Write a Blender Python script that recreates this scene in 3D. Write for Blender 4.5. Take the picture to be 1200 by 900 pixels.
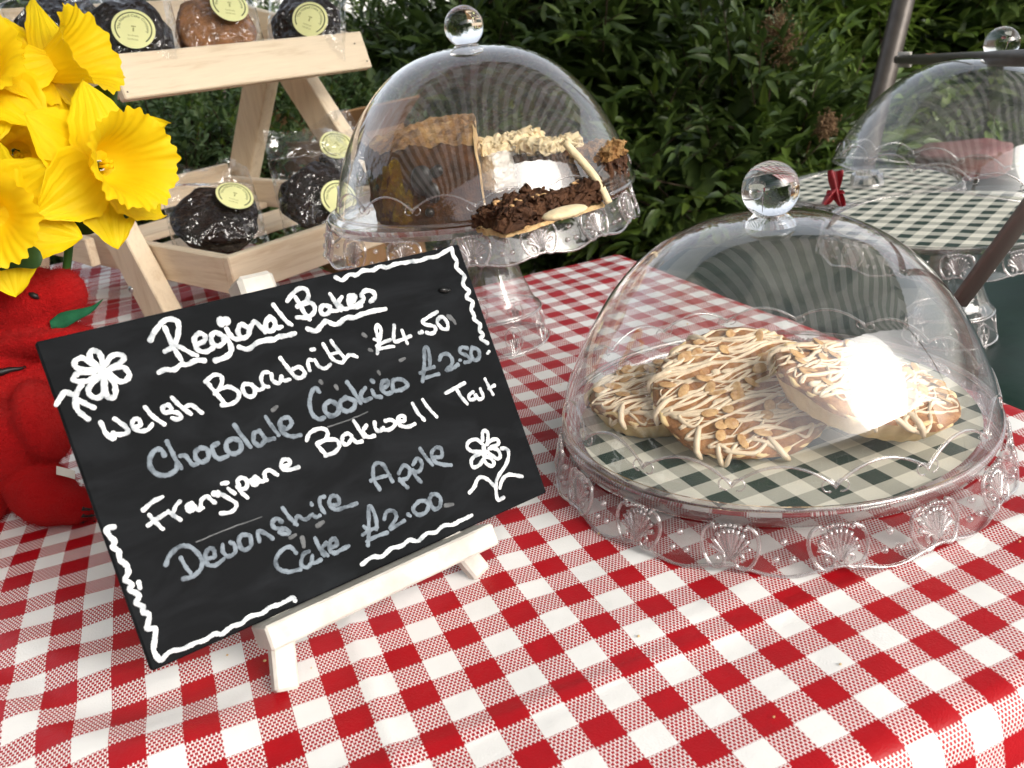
import bpy, bmesh, math, random
import numpy as np
from mathutils import Vector, Matrix

random.seed(7)
rng = np.random.default_rng(7)
for o in list(bpy.data.objects):
    bpy.data.objects.remove(o)
scn = bpy.context.scene
COL = scn.collection
R = math.radians

# ------------------------------------------------------------------ camera
U = 0.032                                   # one red-to-red period of the tablecloth, metres
FPX = 1054.0                                # focal length in pixels of a 1200 px wide frame
CAM = np.array([-1.58, -12.98, 9.26]) * U
yaw, pit, roll = np.radians([18.7, -22.3, -8.3])
FWD = np.array([math.sin(yaw) * math.cos(pit), math.cos(yaw) * math.cos(pit), math.sin(pit)])
_r0 = np.array([math.cos(yaw), -math.sin(yaw), 0.0])
_u0 = np.cross(_r0, FWD)
RIGHT = _r0 * math.cos(roll) + _u0 * math.sin(roll)
UPV = np.cross(RIGHT, FWD)
cd = bpy.data.cameras.new("camera")
cam = bpy.data.objects.new("camera", cd)
COL.objects.link(cam)
m = Matrix.Identity(4)
for k in range(3):
    m[k][0], m[k][1], m[k][2], m[k][3] = RIGHT[k], UPV[k], -FWD[k], CAM[k]
cam.matrix_world = m
cd.sensor_fit = 'HORIZONTAL'
cd.sensor_width = 36.0
cd.lens = FPX / 1200.0 * 36.0
cd.clip_start, cd.clip_end = 0.02, 200.0
cd.dof.use_dof = True
cd.dof.focus_distance = 0.60
cd.dof.aperture_fstop = 16.0
scn.camera = cam

# ------------------------------------------------------------------ world, sun, exposure
SUN_DIR = np.array([0.46, -0.90, 0.52]); SUN_DIR = SUN_DIR / np.linalg.norm(SUN_DIR)
w = bpy.data.worlds.new("World"); scn.world = w; w.use_nodes = True
wn = w.node_tree.nodes; wl = w.node_tree.links
for n_ in list(wn): wn.remove(n_)
sky = wn.new('ShaderNodeTexSky'); sky.sky_type = 'NISHITA'; sky.sun_disc = False
sky.sun_elevation = math.asin(SUN_DIR[2]); sky.sun_rotation = math.atan2(SUN_DIR[0], SUN_DIR[1])
sky.dust_density = 4.0; sky.air_density = 1.2
hsv = wn.new('ShaderNodeHueSaturation'); hsv.inputs['Saturation'].default_value = 0.35      # thin overcast
bg = wn.new('ShaderNodeBackground'); bg.inputs[1].default_value = 0.15
wo = wn.new('ShaderNodeOutputWorld')
wl.new(sky.outputs[0], hsv.inputs['Color']); wl.new(hsv.outputs[0], bg.inputs[0]); wl.new(bg.outputs[0], wo.inputs[0])
sl = bpy.data.lights.new("sun", 'SUN'); sl.energy = 0.65; sl.angle = R(34); sl.color = (1.0, 0.95, 0.87)
so = bpy.data.objects.new("sun", sl); COL.objects.link(so)
so.rotation_euler = Vector(SUN_DIR).to_track_quat('Z', 'Y').to_euler()
scn.view_settings.view_transform = 'Standard'
scn.view_settings.look = 'None'
scn.view_settings.gamma = 1.0
scn.view_settings.exposure = 1.18
scn.view_settings.use_curve_mapping = False
scn.cycles.max_bounces = 14
scn.cycles.transparent_max_bounces = 40
scn.cycles.transmission_bounces = 12
scn.cycles.glossy_bounces = 6
scn.cycles.diffuse_bounces = 4
scn.cycles.use_denoising = True
scn.cycles.caustics_reflective = False
scn.cycles.caustics_refractive = False
scn.cycles.sample_clamp_indirect = 6.0

# ------------------------------------------------------------------ layout helpers: a pixel of the 1200x900 photo into a point of the place
def ray(x, y): return FWD + RIGHT * ((x - 600) / FPX) - UPV * ((y - 450) / FPX)
def onz(x, y, z=0.0):
    d = ray(x, y); return CAM + (z - CAM[2]) / d[2] * d
def deep(x, y, k): return CAM + ray(x, y) * k
def depth_of(p): return float((np.asarray(p) - CAM) @ FWD)

# ------------------------------------------------------------------ materials
class NT:
    def __init__(s, name):
        s.m = bpy.data.materials.new(name); s.m.use_nodes = True
        s.t = s.m.node_tree
        for n in list(s.t.nodes): s.t.nodes.remove(n)
        s.out = s.n('ShaderNodeOutputMaterial')
    def n(s, typ, **kw):
        x = s.t.nodes.new(typ)
        for k, v in kw.items(): setattr(x, k, v)
        return x
    def link(s, a, b): s.t.links.new(a, b)
    def put(s, inp, v):
        if isinstance(v, bpy.types.NodeSocket): s.link(v, inp)
        else: inp.default_value = v
    def math(s, op, a, b=0.0, c=0.0, clamp=False):
        x = s.n('ShaderNodeMath', operation=op, use_clamp=clamp)
        s.put(x.inputs[0], a); s.put(x.inputs[1], b); s.put(x.inputs[2], c)
        return x.outputs[0]
    def mix(s, f, a, b):
        x = s.n('ShaderNodeMix', data_type='RGBA')
        s.put(x.inputs[0], f)
        for i, v in ((6, a), (7, b)):
            if isinstance(v, tuple) and len(v) == 3: v = v + (1.0,)
            s.put(x.inputs[i], v)
        return x.outputs[2]
    def noise(s, vec=None, scale=5.0, detail=4.0, rough=0.55, dist=0.0):
        x = s.n('ShaderNodeTexNoise')
        if vec is not None: s.link(vec, x.inputs['Vector'])
        x.inputs['Scale'].default_value = scale; x.inputs['Detail'].default_value = detail
        x.inputs['Roughness'].default_value = rough; x.inputs['Distortion'].default_value = dist
        return x.outputs[0]
    def ramp(s, f, *stops):
        x = s.n('ShaderNodeValToRGB'); e = x.color_ramp.elements
        while len(e) < len(stops): e.new(0.5)
        for el, (p, c) in zip(e, stops):
            el.position = p; el.color = tuple(c) + (1.0,) if len(c) == 3 else c
        s.link(f, x.inputs[0]); return x.outputs[0]
    def obj(s, scale=None, kind='Object'):
        t = s.n('ShaderNodeTexCoord').outputs[kind]
        if scale is None: return t
        mp = s.n('ShaderNodeMapping'); mp.inputs['Scale'].default_value = scale
        s.link(t, mp.inputs[0]); return mp.outputs[0]
    def bump(s, h, strength=0.3, dist=0.001):
        x = s.n('ShaderNodeBump'); x.inputs['Strength'].default_value = strength; x.inputs['Distance'].default_value = dist
        s.link(h, x.inputs['Height']); return x.outputs[0]
    def bsdf(s, color, rough=0.5, spec=0.5, normal=None, metal=0.0, **kw):
        x = s.n('ShaderNodeBsdfPrincipled')
        if isinstance(color, tuple): color = color + (1.0,) if len(color) == 3 else color
        s.put(x.inputs['Base Color'], color); s.put(x.inputs['Roughness'], rough)
        s.put(x.inputs['Specular IOR Level'], spec); s.put(x.inputs['Metallic'], metal)
        if normal is not None: s.link(normal, x.inputs['Normal'])
        for k, v in kw.items(): s.put(x.inputs[k], v)
        return x.outputs[0]
    def mixsh(s, f, a, b):
        x = s.n('ShaderNodeMixShader'); s.put(x.inputs[0], f); s.link(a, x.inputs[1]); s.link(b, x.inputs[2]); return x.outputs[0]
    def end(s, sh):
        s.link(sh, s.out.inputs[0]); return s.m

def simple(name, color, rough=0.5, spec=0.5, metal=0.0, nscale=0.0, namt=0.0, bump=0.0, bscale=300.0, bdist=0.001, **kw):
    t = NT(name); co = t.obj()
    c = color
    if namt > 0:
        f = t.noise(co, nscale, 5.0)
        c = t.mix(t.ramp(f, (0.3, (0, 0, 0)), (0.7, (1, 1, 1))), tuple(max(0.0, v * (1 - namt)) for v in color), tuple(min(1.0, v * (1 + namt)) for v in color))
    nm = t.bump(t.noise(co, bscale, 3.0), bump, bdist) if bump > 0 else None
    return t.end(t.bsdf(c, rough, spec, nm, metal, **kw))

def thin_clear(name, tint=(0.985, 0.985, 0.985), gain=1.9, base=0.0, rough=0.02, haze=0.03, hazecol=(0.9, 0.9, 0.9), bscale=0.0, bstr=0.0, bdist=0.002, ior=1.5):
    t = NT(name)
    nm = t.bump(t.noise(t.obj(), bscale, 3.0, 0.5, 0.6), bstr, bdist) if bstr > 0 else None
    geo = t.n('ShaderNodeNewGeometry')
    i = t.math('MULTIPLY_ADD', geo.outputs['Backfacing'], 1.0 / ior - ior, ior)
    fr = t.n('ShaderNodeFresnel'); t.link(i, fr.inputs['IOR'])
    if nm is not None: t.link(nm, fr.inputs['Normal'])
    fac = t.math('MULTIPLY_ADD', fr.outputs[0], gain, base, clamp=True)
    tr = t.n('ShaderNodeBsdfTransparent'); tr.inputs[0].default_value = tint + (1.0,)
    gl = t.n('ShaderNodeBsdfGlossy'); gl.inputs['Roughness'].default_value = rough
    gl.inputs[0].default_value = (0.95, 0.95, 0.95, 1)
    if nm is not None: t.link(nm, gl.inputs['Normal'])
    df = t.n('ShaderNodeBsdfDiffuse'); df.inputs[0].default_value = hazecol + (1,)
    tl = t.n('ShaderNodeBsdfTranslucent'); tl.inputs[0].default_value = hazecol + (1,)
    hz = t.mixsh(0.5, df.outputs[0], tl.outputs[0])
    smear = t.noise(t.obj((1, 1, 2.2)), 16.0, 6.0, 0.65, 1.2)          # milky haze painted for reflected and scattered light, broken by dust and finger smears
    a = t.mixsh(t.math('MULTIPLY', t.math('POWER', smear, 2.0), haze * 3.4), tr.outputs[0], hz)
    return t.end(t.mixsh(fac, a, gl.outputs[0]))

def solid_glass(name, color=(1, 1, 1), rough=0.0, ior=1.49, clear=0.0, haze=0.0):
    t = NT(name); g = t.n('ShaderNodeBsdfGlass')
    g.inputs['Color'].default_value = color + (1,); g.inputs['Roughness'].default_value = rough; g.inputs['IOR'].default_value = ior
    s = g.outputs[0]
    if haze > 0:
        df = t.n('ShaderNodeBsdfDiffuse'); df.inputs[0].default_value = (0.92, 0.9, 0.9, 1); s = t.mixsh(haze, s, df.outputs[0])
    if clear > 0:
        tr = t.n('ShaderNodeBsdfTransparent'); tr.inputs[0].default_value = (0.95, 0.95, 0.95, 1); s = t.mixsh(clear, s, tr.outputs[0])
    return t.end(s)

def gingham(name, colour, white, use_uv=True, scale=1.0, weave=20.0, rough=0.42, half=0.5, weave_amt=1.0, crease=0.0):
    t = NT(name)
    tc = t.n('ShaderNodeTexCoord').outputs['UV' if use_uv else 'Object']
    sp = t.n('ShaderNodeSeparateXYZ'); t.link(tc, sp.inputs[0])
    u = t.math('MULTIPLY', sp.outputs[0], scale); v = t.math('MULTIPLY', sp.outputs[1], scale)
    def stripe(a):
        f = t.math('FRACT', t.math('ADD', a, 0.5)); d = t.math('ABSOLUTE', t.math('SUBTRACT', f, 0.5))
        return t.math('LESS_THAN', d, 0.25)
    su, sv = stripe(u), stripe(v)
    full = t.math('MULTIPLY', su, sv)
    anyh = t.math('MAXIMUM', su, sv)
    ha = t.math('SUBTRACT', anyh, full)
    # woven dashes of the half-tone checks
    rowf = t.math('MULTIPLY', v, weave); row = t.math('FLOOR', rowf)
    colf = t.math('ADD', t.math('MULTIPLY', u, weave * 0.9), t.math('MULTIPLY', t.math('MODULO', row, 2.0), 0.5))
    d1 = t.math('LESS_THAN', t.math('FRACT', colf), 0.70); d2 = t.math('LESS_THAN', t.math('FRACT', rowf), 0.84)
    dash = t.math('MULTIPLY', d1, d2)
    if weave_amt < 1.0: dash = t.math('ADD', t.math('MULTIPLY', dash, weave_amt), (1 - weave_amt) * half)
    fac = t.math('ADD', full, t.math('MULTIPLY', ha, dash), clamp=True)
    obj = t.obj()
    wob = t.noise(obj, 60.0, 3.0)
    cw = t.mix(wob, tuple(c * 0.94 for c in white), white)
    cr = t.mix(wob, tuple(c * 0.85 for c in colour), tuple(min(1, c * 1.12) for c in colour))
    c = t.mix(fac, cw, cr)
    fine = t.noise(obj, 900.0, 2.0); soft = t.noise(obj, 22.0, 3.0)
    h = t.math('ADD', t.math('MULTIPLY', fine, 0.10), t.math('MULTIPLY', soft, 1.0))
    nm = t.bump(h, 0.35, 0.006)
    return t.end(t.bsdf(c, rough, 0.28, nm))

def wood(name, axis=0, light=(0.82, 0.68, 0.50), dark=(0.70, 0.54, 0.36)):
    t = NT(name); s = [16.0, 16.0, 16.0]; s[axis] = 1.2
    co = t.obj(tuple(s))
    g = t.noise(co, 5.0, 6.0, 0.6, 0.8); f = t.noise(co, 38.0, 2.0, 0.5)
    mixf = t.math('ADD', t.math('MULTIPLY', g, 0.8), t.math('MULTIPLY', f, 0.25))
    c = t.ramp(mixf, (0.36, dark), (0.52, light), (0.7, tuple(min(1, v * 1.08) for v in light)))
    return t.end(t.bsdf(c, 0.55, 0.3, t.bump(f, 0.12, 0.0006)))

M = {}
M['dome'] = thin_clear('clear_dome_plastic', (0.985, 0.985, 0.98), 1.75, 0.0, 0.025, 0.052, bscale=9.0, bstr=0.05, bdist=0.004)
M['skirt'] = thin_clear('clear_stand_plastic', (0.985, 0.965, 0.965), 1.7, 0.0, 0.05, 0.065, bscale=30.0, bstr=0.12, bdist=0.003)  # pink in the tint paints light bounced off the red cloth
M['crystal'] = solid_glass('solid_clear_plastic', (0.99, 0.99, 0.99), 0.0, 1.49, 0.0)
M['relief'] = thin_clear('moulded_clear_relief', (0.90, 0.88, 0.88), 2.8, 0.04, 0.08, 0.17, (0.95, 0.90, 0.90))  # whitish pink haze paints bright reflections into the clear ribs
M['film'] = thin_clear('cellophane_film', (0.97, 0.97, 0.97), 1.35, 0.0, 0.05, 0.004, bscale=30.0, bstr=1.0, bdist=0.010)
M['cloth'] = gingham('red_gingham_cloth', (0.37, 0.004, 0.009), (0.81, 0.80, 0.785), True, 1.0, 17.0)
M['liner'] = gingham('green_gingham_paper', (0.022, 0.045, 0.035), (0.74, 0.72, 0.62), True, 1.0, 26.0, 0.6, 0.42, 0.0)
M['pine'] = wood('pine_along', 0); M['pine_up'] = wood('pine_upright', 2); M['pine_cross'] = wood('pine_cross', 1)
M['white_wood'] = simple('worn_white_paint', (0.56, 0.53, 0.48), 0.65, 0.25, 0, 45, 0.22, 0.35, 120)
M['steel'] = simple('bolt_steel', (0.5, 0.5, 0.5), 0.3, 0.5, 1.0)
t = NT('slate_board'); co = t.obj()
sm = t.noise(t.obj((6, 14, 6)), 3.0, 5.0, 0.6, 0.6)
cc = t.mix(t.ramp(sm, (0.45, (0, 0, 0)), (0.85, (1, 1, 1))), (0.0060, 0.0068, 0.0078), (0.019, 0.021, 0.024))
M['slate'] = t.end(t.bsdf(cc, t.math('MULTIPLY_ADD', sm, 0.2, 0.62), 0.06, t.bump(t.noise(co, 400.0, 3.0), 0.1, 0.0004)))
def chalk(name, a, b, sc):
    t = NT(name); f = t.noise(t.obj(), sc, 4.0, 0.65)
    return t.end(t.bsdf(t.mix(t.ramp(f, (0.30, (0, 0, 0)), (0.56, (1, 1, 1))), a, b), 0.7, 0.2, t.bump(f, 0.15, 0.0005)))
M['chalk'] = chalk('white_chalk_ink', (0.26, 0.29, 0.32), (0.68, 0.70, 0.71), 130)
M['chalk_grey'] = chalk('thin_grey_chalk_ink', (0.055, 0.068, 0.082), (0.19, 0.225, 0.26), 110)
M['chalk_faint'] = chalk('rubbed_chalk', (0.045, 0.048, 0.05), (0.12, 0.125, 0.13), 130)

# ------------------------------------------------------------------ mesh helpers
def orth(d):
    d = np.asarray(d, float); d = d / np.linalg.norm(d)
    a = np.array([0, 0, 1.0]) if abs(d[2]) < 0.9 else np.array([1.0, 0, 0])
    x = np.cross(a, d); x /= np.linalg.norm(x)
    return x, np.cross(d, x), d

def cat(pts, n=6, closed=False):
    P = [np.asarray(p, float) for p in pts]
    if len(P) < 3: return [P[0] + (P[-1] - P[0]) * k / n for k in range(n + 1)]
    out = []; N = len(P); rng_ = range(N) if closed else range(N - 1)
    for i in rng_:
        p0 = P[(i - 1) % N] if closed or i > 0 else 2 * P[0] - P[1]
        p1, p2 = P[i], P[(i + 1) % N]
        p3 = P[(i + 2) % N] if closed or i + 2 < N else 2 * P[-1] - P[-2]
        for k in range(n):
            s = k / n
            out.append(0.5 * (2 * p1 + (p2 - p0) * s + (2 * p0 - 5 * p1 + 4 * p2 - p3) * s * s + (3 * p1 - p0 - 3 * p2 + p3) * s ** 3))
    if not closed: out.append(P[-1])
    return out

class MB:
    def __init__(s): s.v = []; s.f = []; s.uv = None
    def add(s, V, F):
        o = len(s.v); s.v += [tuple(map(float, p)) for p in V]; s.f += [tuple(i + o for i in f) for f in F]; return s
    def box(s, c, size, Rm=None, bev=0.0015):
        h = np.array(size, float) / 2; b = min(bev, h.min() * 0.45); c = np.asarray(c, float)
        Rm = np.eye(3) if Rm is None else np.asarray(Rm, float)
        V = []; idx = {}
        for sx in (-1, 1):
            for sy in (-1, 1):
                for sz in (-1, 1):
                    g = np.array([sx, sy, sz])
                    for a in range(3):
                        p = g * (h - b); p[a] = g[a] * h[a]
                        idx[(sx, sy, sz, a)] = len(V); V.append(c + Rm @ p)
        F = []
        for a in range(3):
            o1, o2 = (a + 1) % 3, (a + 2) % 3
            for sg in (-1, 1):
                q = []
                for (i, j) in ((-1, -1), (1, -1), (1, 1), (-1, 1)):
                    g = [0, 0, 0]; g[a] = sg; g[o1] = i; g[o2] = j; q.append(idx[(*g, a)])
                F.append(q if sg > 0 else q[::-1])
        for a in range(3):      # edges along axis a
            o1, o2 = (a + 1) % 3, (a + 2) % 3
            for i in (-1, 1):
                for j in (-1, 1):
                    def k(e, ax):
                        g = [0, 0, 0]; g[a] = e; g[o1] = i; g[o2] = j; return idx[(*g, ax)]
                    q = [k(-1, o1), k(1, o1), k(1, o2), k(-1, o2)]
                    F.append(q if i * j < 0 else q[::-1])
        for sx in (-1, 1):
            for sy in (-1, 1):
                for sz in (-1, 1):
                    q = [idx[(sx, sy, sz, 0)], idx[(sx, sy, sz, 1)], idx[(sx, sy, sz, 2)]]
                    F.append(q if sx * sy * sz > 0 else q[::-1])
        return s.add(V, F)
    def beam(s, p0, p1, wid, thk, side=(1, 0, 0), bev=0.0015):
        p0, p1 = np.asarray(p0, float), np.asarray(p1, float); d = p1 - p0; L = np.linalg.norm(d); d /= L
        x = np.asarray(side, float); x = x - (x @ d) * d; x /= np.linalg.norm(x); y = np.cross(d, x)
        return s.box((p0 + p1) / 2, (thk, wid, L), np.array([x, y, d]).T, bev)
    def tube(s, pts, r, seg=8, closed=False, flat=None, cap=True):
        P = [np.asarray(p, float) for p in pts]; N = len(P)
        rr = r if hasattr(r, '__len__') else [r] * N
        V = []; F = []; x = None
        for i in range(N):
            a = P[(i - 1) % N] if closed or i > 0 else P[i]; b = P[(i + 1) % N] if closed or i < N - 1 else P[i]
            d = b - a; L = np.linalg.norm(d); d = d / L if L > 1e-12 else np.array([0, 0, 1.0])
            if flat is not None:
                y = np.asarray(flat, float); x_ = np.cross(y, d); nx = np.linalg.norm(x_); x = x_ / nx if nx > 1e-9 else x
                for k in range(seg):
                    t_ = 2 * math.pi * k / seg; V.append(P[i] + rr[i] * (x * math.cos(t_) + y * math.sin(t_) * s.flatk))
            else:
                if x is None: x, _, _ = orth(d)
                x = x - (x @ d) * d; n = np.linalg.norm(x)
                x = x / n if n > 1e-9 else orth(d)[0]
                y = np.cross(d, x)
                for k in range(seg):
                    t_ = 2 * math.pi * k / seg; V.append(P[i] + rr[i] * (x * math.cos(t_) + y * math.sin(t_)))
        for i in range(N if closed else N - 1):
            j = (i + 1) % N
            for k in range(seg):
                k2 = (k + 1) % seg; F.append((i * seg + k, i * seg + k2, j * seg + k2, j * seg + k))
        if not closed and cap: F += [tuple(range(seg))[::-1], tuple((N - 1) * seg + k for k in range(seg))]
        return s.add(V, F)
    flatk = 0.3
    def revolve(s, prof, n=48, c=(0, 0, 0), mod=None, close_top=False, close_bottom=False):
        V = []; F = []; m_ = len(prof)
        for i, (r, z) in enumerate(prof):
            for k in range(n):
                t_ = 2 * math.pi * k / n; r2, z2 = (r, z) if mod is None else mod(r, z, t_, i)
                V.append((c[0] + r2 * math.cos(t_), c[1] + r2 * math.sin(t_), c[2] + z2))
        for i in range(m_ - 1):
            for k in range(n):
                k2 = (k + 1) % n; F.append((i * n + k, i * n + k2, (i + 1) * n + k2, (i + 1) * n + k))
        if close_bottom: F.append(tuple(range(n))[::-1])
        if close_top: F.append(tuple((m_ - 1) * n + k for k in range(n)))
        return s.add(V, F)
    def grid(s, fn, nu, nv):
        V = [fn(i / nu, j / nv) for j in range(nv + 1) for i in range(nu + 1)]
        F = [(j * (nu + 1) + i, j * (nu + 1) + i + 1, (j + 1) * (nu + 1) + i + 1, (j + 1) * (nu + 1) + i) for j in range(nv) for i in range(nu)]
        return s.add(V, F)
    def ball(s, c, r, Rm=None, nu=16, nv=10):
        r = np.array(r if hasattr(r, '__len__') else (r, r, r), float); Rm = np.eye(3) if Rm is None else np.asarray(Rm)
        V = [np.asarray(c) + Rm @ (r * np.array([0, 0, -1]))]
        for j in range(1, nv):
            b = -math.pi / 2 + math.pi * j / nv
            for i in range(nu):
                a = 2 * math.pi * i / nu; V.append(np.asarray(c) + Rm @ (r * np.array([math.cos(b) * math.cos(a), math.cos(b) * math.sin(a), math.sin(b)])))
        V.append(np.asarray(c) + Rm @ (r * np.array([0, 0, 1]))); F = []
        for i in range(nu):
            F.append((0, 1 + (i + 1) % nu, 1 + i))
            for j in range(nv - 2):
                a, b = 1 + j * nu, 1 + (j + 1) * nu; i2 = (i + 1) % nu
                F.append((a + i, a + i2, b + i2, b + i))
            e = 1 + (nv - 2) * nu; F.append((e + i, e + (i + 1) % nu, len(V) - 1))
        return s.add(V, F)
    def build(s, name, mat, parent=None, smooth=True, uv=None):
        me = bpy.data.meshes.new(name); me.from_pydata(s.v, [], s.f)
        if smooth: me.polygons.foreach_set('use_smooth', [True] * len(me.polygons))
        me.materials.append(mat)
        if uv is not None:
            l = me.uv_layers.new(name='UVMap'); vi = np.empty(len(me.loops), int); me.loops.foreach_get('vertex_index', vi)
            l.data.foreach_set('uv', np.asarray(uv, float)[vi].ravel())
        me.update(); o = bpy.data.objects.new(name, me); COL.objects.link(o)
        if parent is not None: o.parent = parent
        return o

def sharp(o, deg=35):
    md = o.modifiers.new('edges', 'EDGE_SPLIT'); md.split_angle = R(deg); return o

def tag(o, label, cat_, group=None, kind=None):
    if label: o['label'] = label
    if cat_: o['category'] = cat_
    if group: o['group'] = group
    if kind: o['kind'] = kind
    return o
def empty(name, loc=(0, 0, 0), rot=(0, 0, 0), label=None, cat_=None, group=None):
    o = bpy.data.objects.new(name, None); COL.objects.link(o); o.empty_display_size = 0.02
    o.location = Vector([float(a) for a in loc]); o.rotation_euler = rot
    return tag(o, label, cat_, group)
def copy_tree(o, parent=None):
    c_ = o.copy(); COL.objects.link(c_)
    if parent is not None: c_.parent = parent
    for ch in list(o.children): copy_tree(ch, c_)
    return c_
from mathutils import noise as _ns
def vnoise(p, f, seed=0):
    k = f * 0.30
    return 1.35 * _ns.noise(Vector((p[0] * k + seed * 3.17 + 0.31, p[1] * k - seed * 5.23 + 0.77, p[2] * k + seed * 1.91 + 0.13)))
# ================================================================== THE SETTING
GZ = -0.75                                  # garden soil, below the table top at z = 0
t = NT('garden_soil'); co = t.obj()
f = t.noise(co, 9.0, 8.0, 0.7)
M['soil'] = t.end(t.bsdf(t.ramp(f, (0.3, (0.035, 0.024, 0.015)), (0.6, (0.085, 0.06, 0.04)), (0.8, (0.13, 0.10, 0.07))), 0.9, 0.1, t.bump(f, 0.8, 0.02)))
g = MB(); g.grid(lambda a, b: (-60 + 120 * a, -60 + 120 * b, GZ), 40, 40)
go = g.build('ground', M['soil']); go['kind'] = 'structure'
t = NT('pale_paving'); co = t.obj()
M['paving'] = t.end(t.bsdf(t.ramp(t.noise(co, 3.0, 6.0), (0.3, (0.10, 0.095, 0.09)), (0.7, (0.16, 0.15, 0.14))), 0.8, 0.2))
g = MB(); g.grid(lambda a, b: (-12 + 24 * a, -14 + 14.2 * b, GZ + 0.004), 12, 12)
pv = g.build('paving', M['paving']); pv['kind'] = 'structure'

# ---- gazebo canopy over and behind the stall (its stripes show in the domes), on four poles
t = NT('striped_canopy_cloth'); sp = t.n('ShaderNodeSeparateXYZ'); t.link(t.obj(), sp.inputs[0])
st = t.math('LESS_THAN', t.math('FRACT', t.math('MULTIPLY_ADD', sp.outputs[0], 5.0, t.math('MULTIPLY', sp.outputs[1], -2.0))), 0.5)
cc = t.mix(st, (0.80, 0.80, 0.76), (0.03, 0.08, 0.055))
df = t.n('ShaderNodeBsdfDiffuse'); t.link(cc, df.inputs[0]); tl = t.n('ShaderNodeBsdfTranslucent'); t.link(cc, tl.inputs[0])
M['canopy'] = t.end(t.mixsh(0.35, df.outputs[0], tl.outputs[0]))
M['pole'] = simple('bronze_metal', (0.10, 0.085, 0.075), 0.4, 0.5, 0.35, 30, 0.2, 0.05, 200)
CX0, CX1, CY0, CY1, CZ = -2.0, 2.3, -1.00, 0.85, 1.32
can = empty('striped_canopy', ((CX0 + CX1) / 2, (CY0 + CY1) / 2, GZ))
mb = MB()
hx, hy = (CX1 - CX0) / 2, (CY1 - CY0) / 2
mb.grid(lambda a, b: ((2 * a - 1) * hx, (2 * b - 1) * hy, CZ - GZ + 0.45 * (1 - max(abs(2 * a - 1), abs(2 * b - 1))) + 0.012 * math.sin(9 * a) * math.sin(7 * b)), 40, 30)
mb.build('roof', M['canopy'], can)
mb = MB()
for (x0, y0, x1, y1) in ((-hx, -hy, hx, -hy), (-hx, hy, hx, hy), (-hx, -hy, -hx, hy), (hx, -hy, hx, hy)):
    mb.grid(lambda a, b: (x0 + (x1 - x0) * a, y0 + (y1 - y0) * a, CZ - GZ - 0.002 - b * (0.13 + 0.03 * abs(math.sin(a * 40)))), 60, 2)
mb.build('valance', M['canopy'], can)
for sx in (-1, 1):
    for sy in (-1, 1):
        if sx > 0 and sy > 0: continue
        MB().tube([(sx * (hx - 0.02), sy * (hy - 0.02), 0), (sx * (hx - 0.02), sy * (hy - 0.02), CZ - GZ)], 0.018, 10).build('pole', M['pole'], can)
tag(can, 'green and white striped gazebo canopy over the cake stall', 'canopy')

# ---- stall table and its red gingham cloth
TX0, TX1, TY0, TY1 = -0.95, 0.444, -0.188, 0.575
tb = empty('stall_table', ((TX0 + TX1) / 2, (TY0 + TY1) / 2 + 0.25, GZ), label='trestle table under the red gingham cloth', cat_='table')
TYF = 1.35                                   # the left part of the table runs further back, under the wooden rack
mb = MB(); mb.box((0, -0.25 + 0, 0.75 - 0.016), (TX1 - TX0 - 0.02, TY1 - TY0 - 0.02, 0.024)); mb.build('tabletop', M['pine'], tb, False)
for sx in (-1, 1):
    for sy in (-1, 1):
        MB().box((sx * 0.6, -0.25 + sy * 0.3, 0.36), (0.04, 0.04, 0.72)).build('leg', M['pine_up'], tb, False)

def fold(s, lo, hi, rad=0.014):
    """distance along the cloth -> (position, drop) with a rounded fold over the table edge"""
    def over(d):
        L = rad * math.pi / 2
        if d <= 0: return d, 0.0
        if d < L: a = d / rad; return rad * math.sin(a), rad * (1 - math.cos(a))
        return rad + 0.10 * (d - L), rad + 0.995 * (d - L)
    if s > hi: p, z = over(s - hi); return hi + p, z
    if s < lo: p, z = over(lo - s); return lo - p, z
    return s, 0.0
cJ = [0.044, -1.101, 0.049, 3.671, -1.971, -2.209]; cI = [0.01, -0.407, 0.668, -0.275, -6.325, 2.06]
def sstep(a, b, x):
    q = min(1, max(0, (x - a) / (b - a))); return q * q * (3 - 2 * q)
def cloth_uv(x, y):
    xx, yy = max(-0.24, min(0.36, x)), max(-0.2, min(0.24, y))
    b = [1, xx, yy, xx * xx, xx * yy, yy * yy]; k = sstep(0.42, 0.16, y)
    return x / U + k * sum(a * q for a, q in zip(cJ, b)), y / U - k * sum(a * q for a, q in zip(cI, b))
def cloth_z(x, y):
    z = 0.0011 * vnoise((x, y, 0), 24, 3) + 0.0008 * vnoise((x, y, 0.3), 55, 5) + 0.0012 * max(0.0, 1 - abs(vnoise((x, y, 0.7), 13, 8)) * 9)
    z += 0.0016 * math.exp(-((x + 0.02 - 0.03 * y) / 0.004) ** 2) + 0.0013 * math.exp(-((y + 0.098 + 0.02 * x) / 0.004) ** 2)      # old fold lines
    k = sstep(0.10, -0.05, x) * sstep(0.30, 0.55, y)
    z += k * 0.0035 * math.sin(y * 190 + 3 * math.sin(x * 14) + 2.0 * math.sin(y * 23))
    k = sstep(-0.02, -0.12, x) * sstep(0.2, -0.02, y)
    z += k * 0.002 * math.sin((x * 0.8 + y) * 95 + 2 * math.sin(x * 31))
    z += 0.0025 * math.exp(-((x - 0.36) / 0.03) ** 2) * sstep(0.0, -0.15, y)
    return z
xs = np.concatenate([np.arange(TX0 - 0.25, TX0, 0.02), np.arange(TX0, -0.3, 0.012), np.arange(-0.3, TX1 + 0.04, 0.004), np.arange(TX1 + 0.04, TX1 + 0.26, 0.015)])
ys = np.concatenate([np.arange(TY0 - 0.26, TY0 - 0.04, 0.015), np.arange(TY0 - 0.04, TYF * 0 + TY1 + 0.04, 0.004), np.arange(TY1 + 0.04, TY1 + 0.26, 0.015)])
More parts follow.
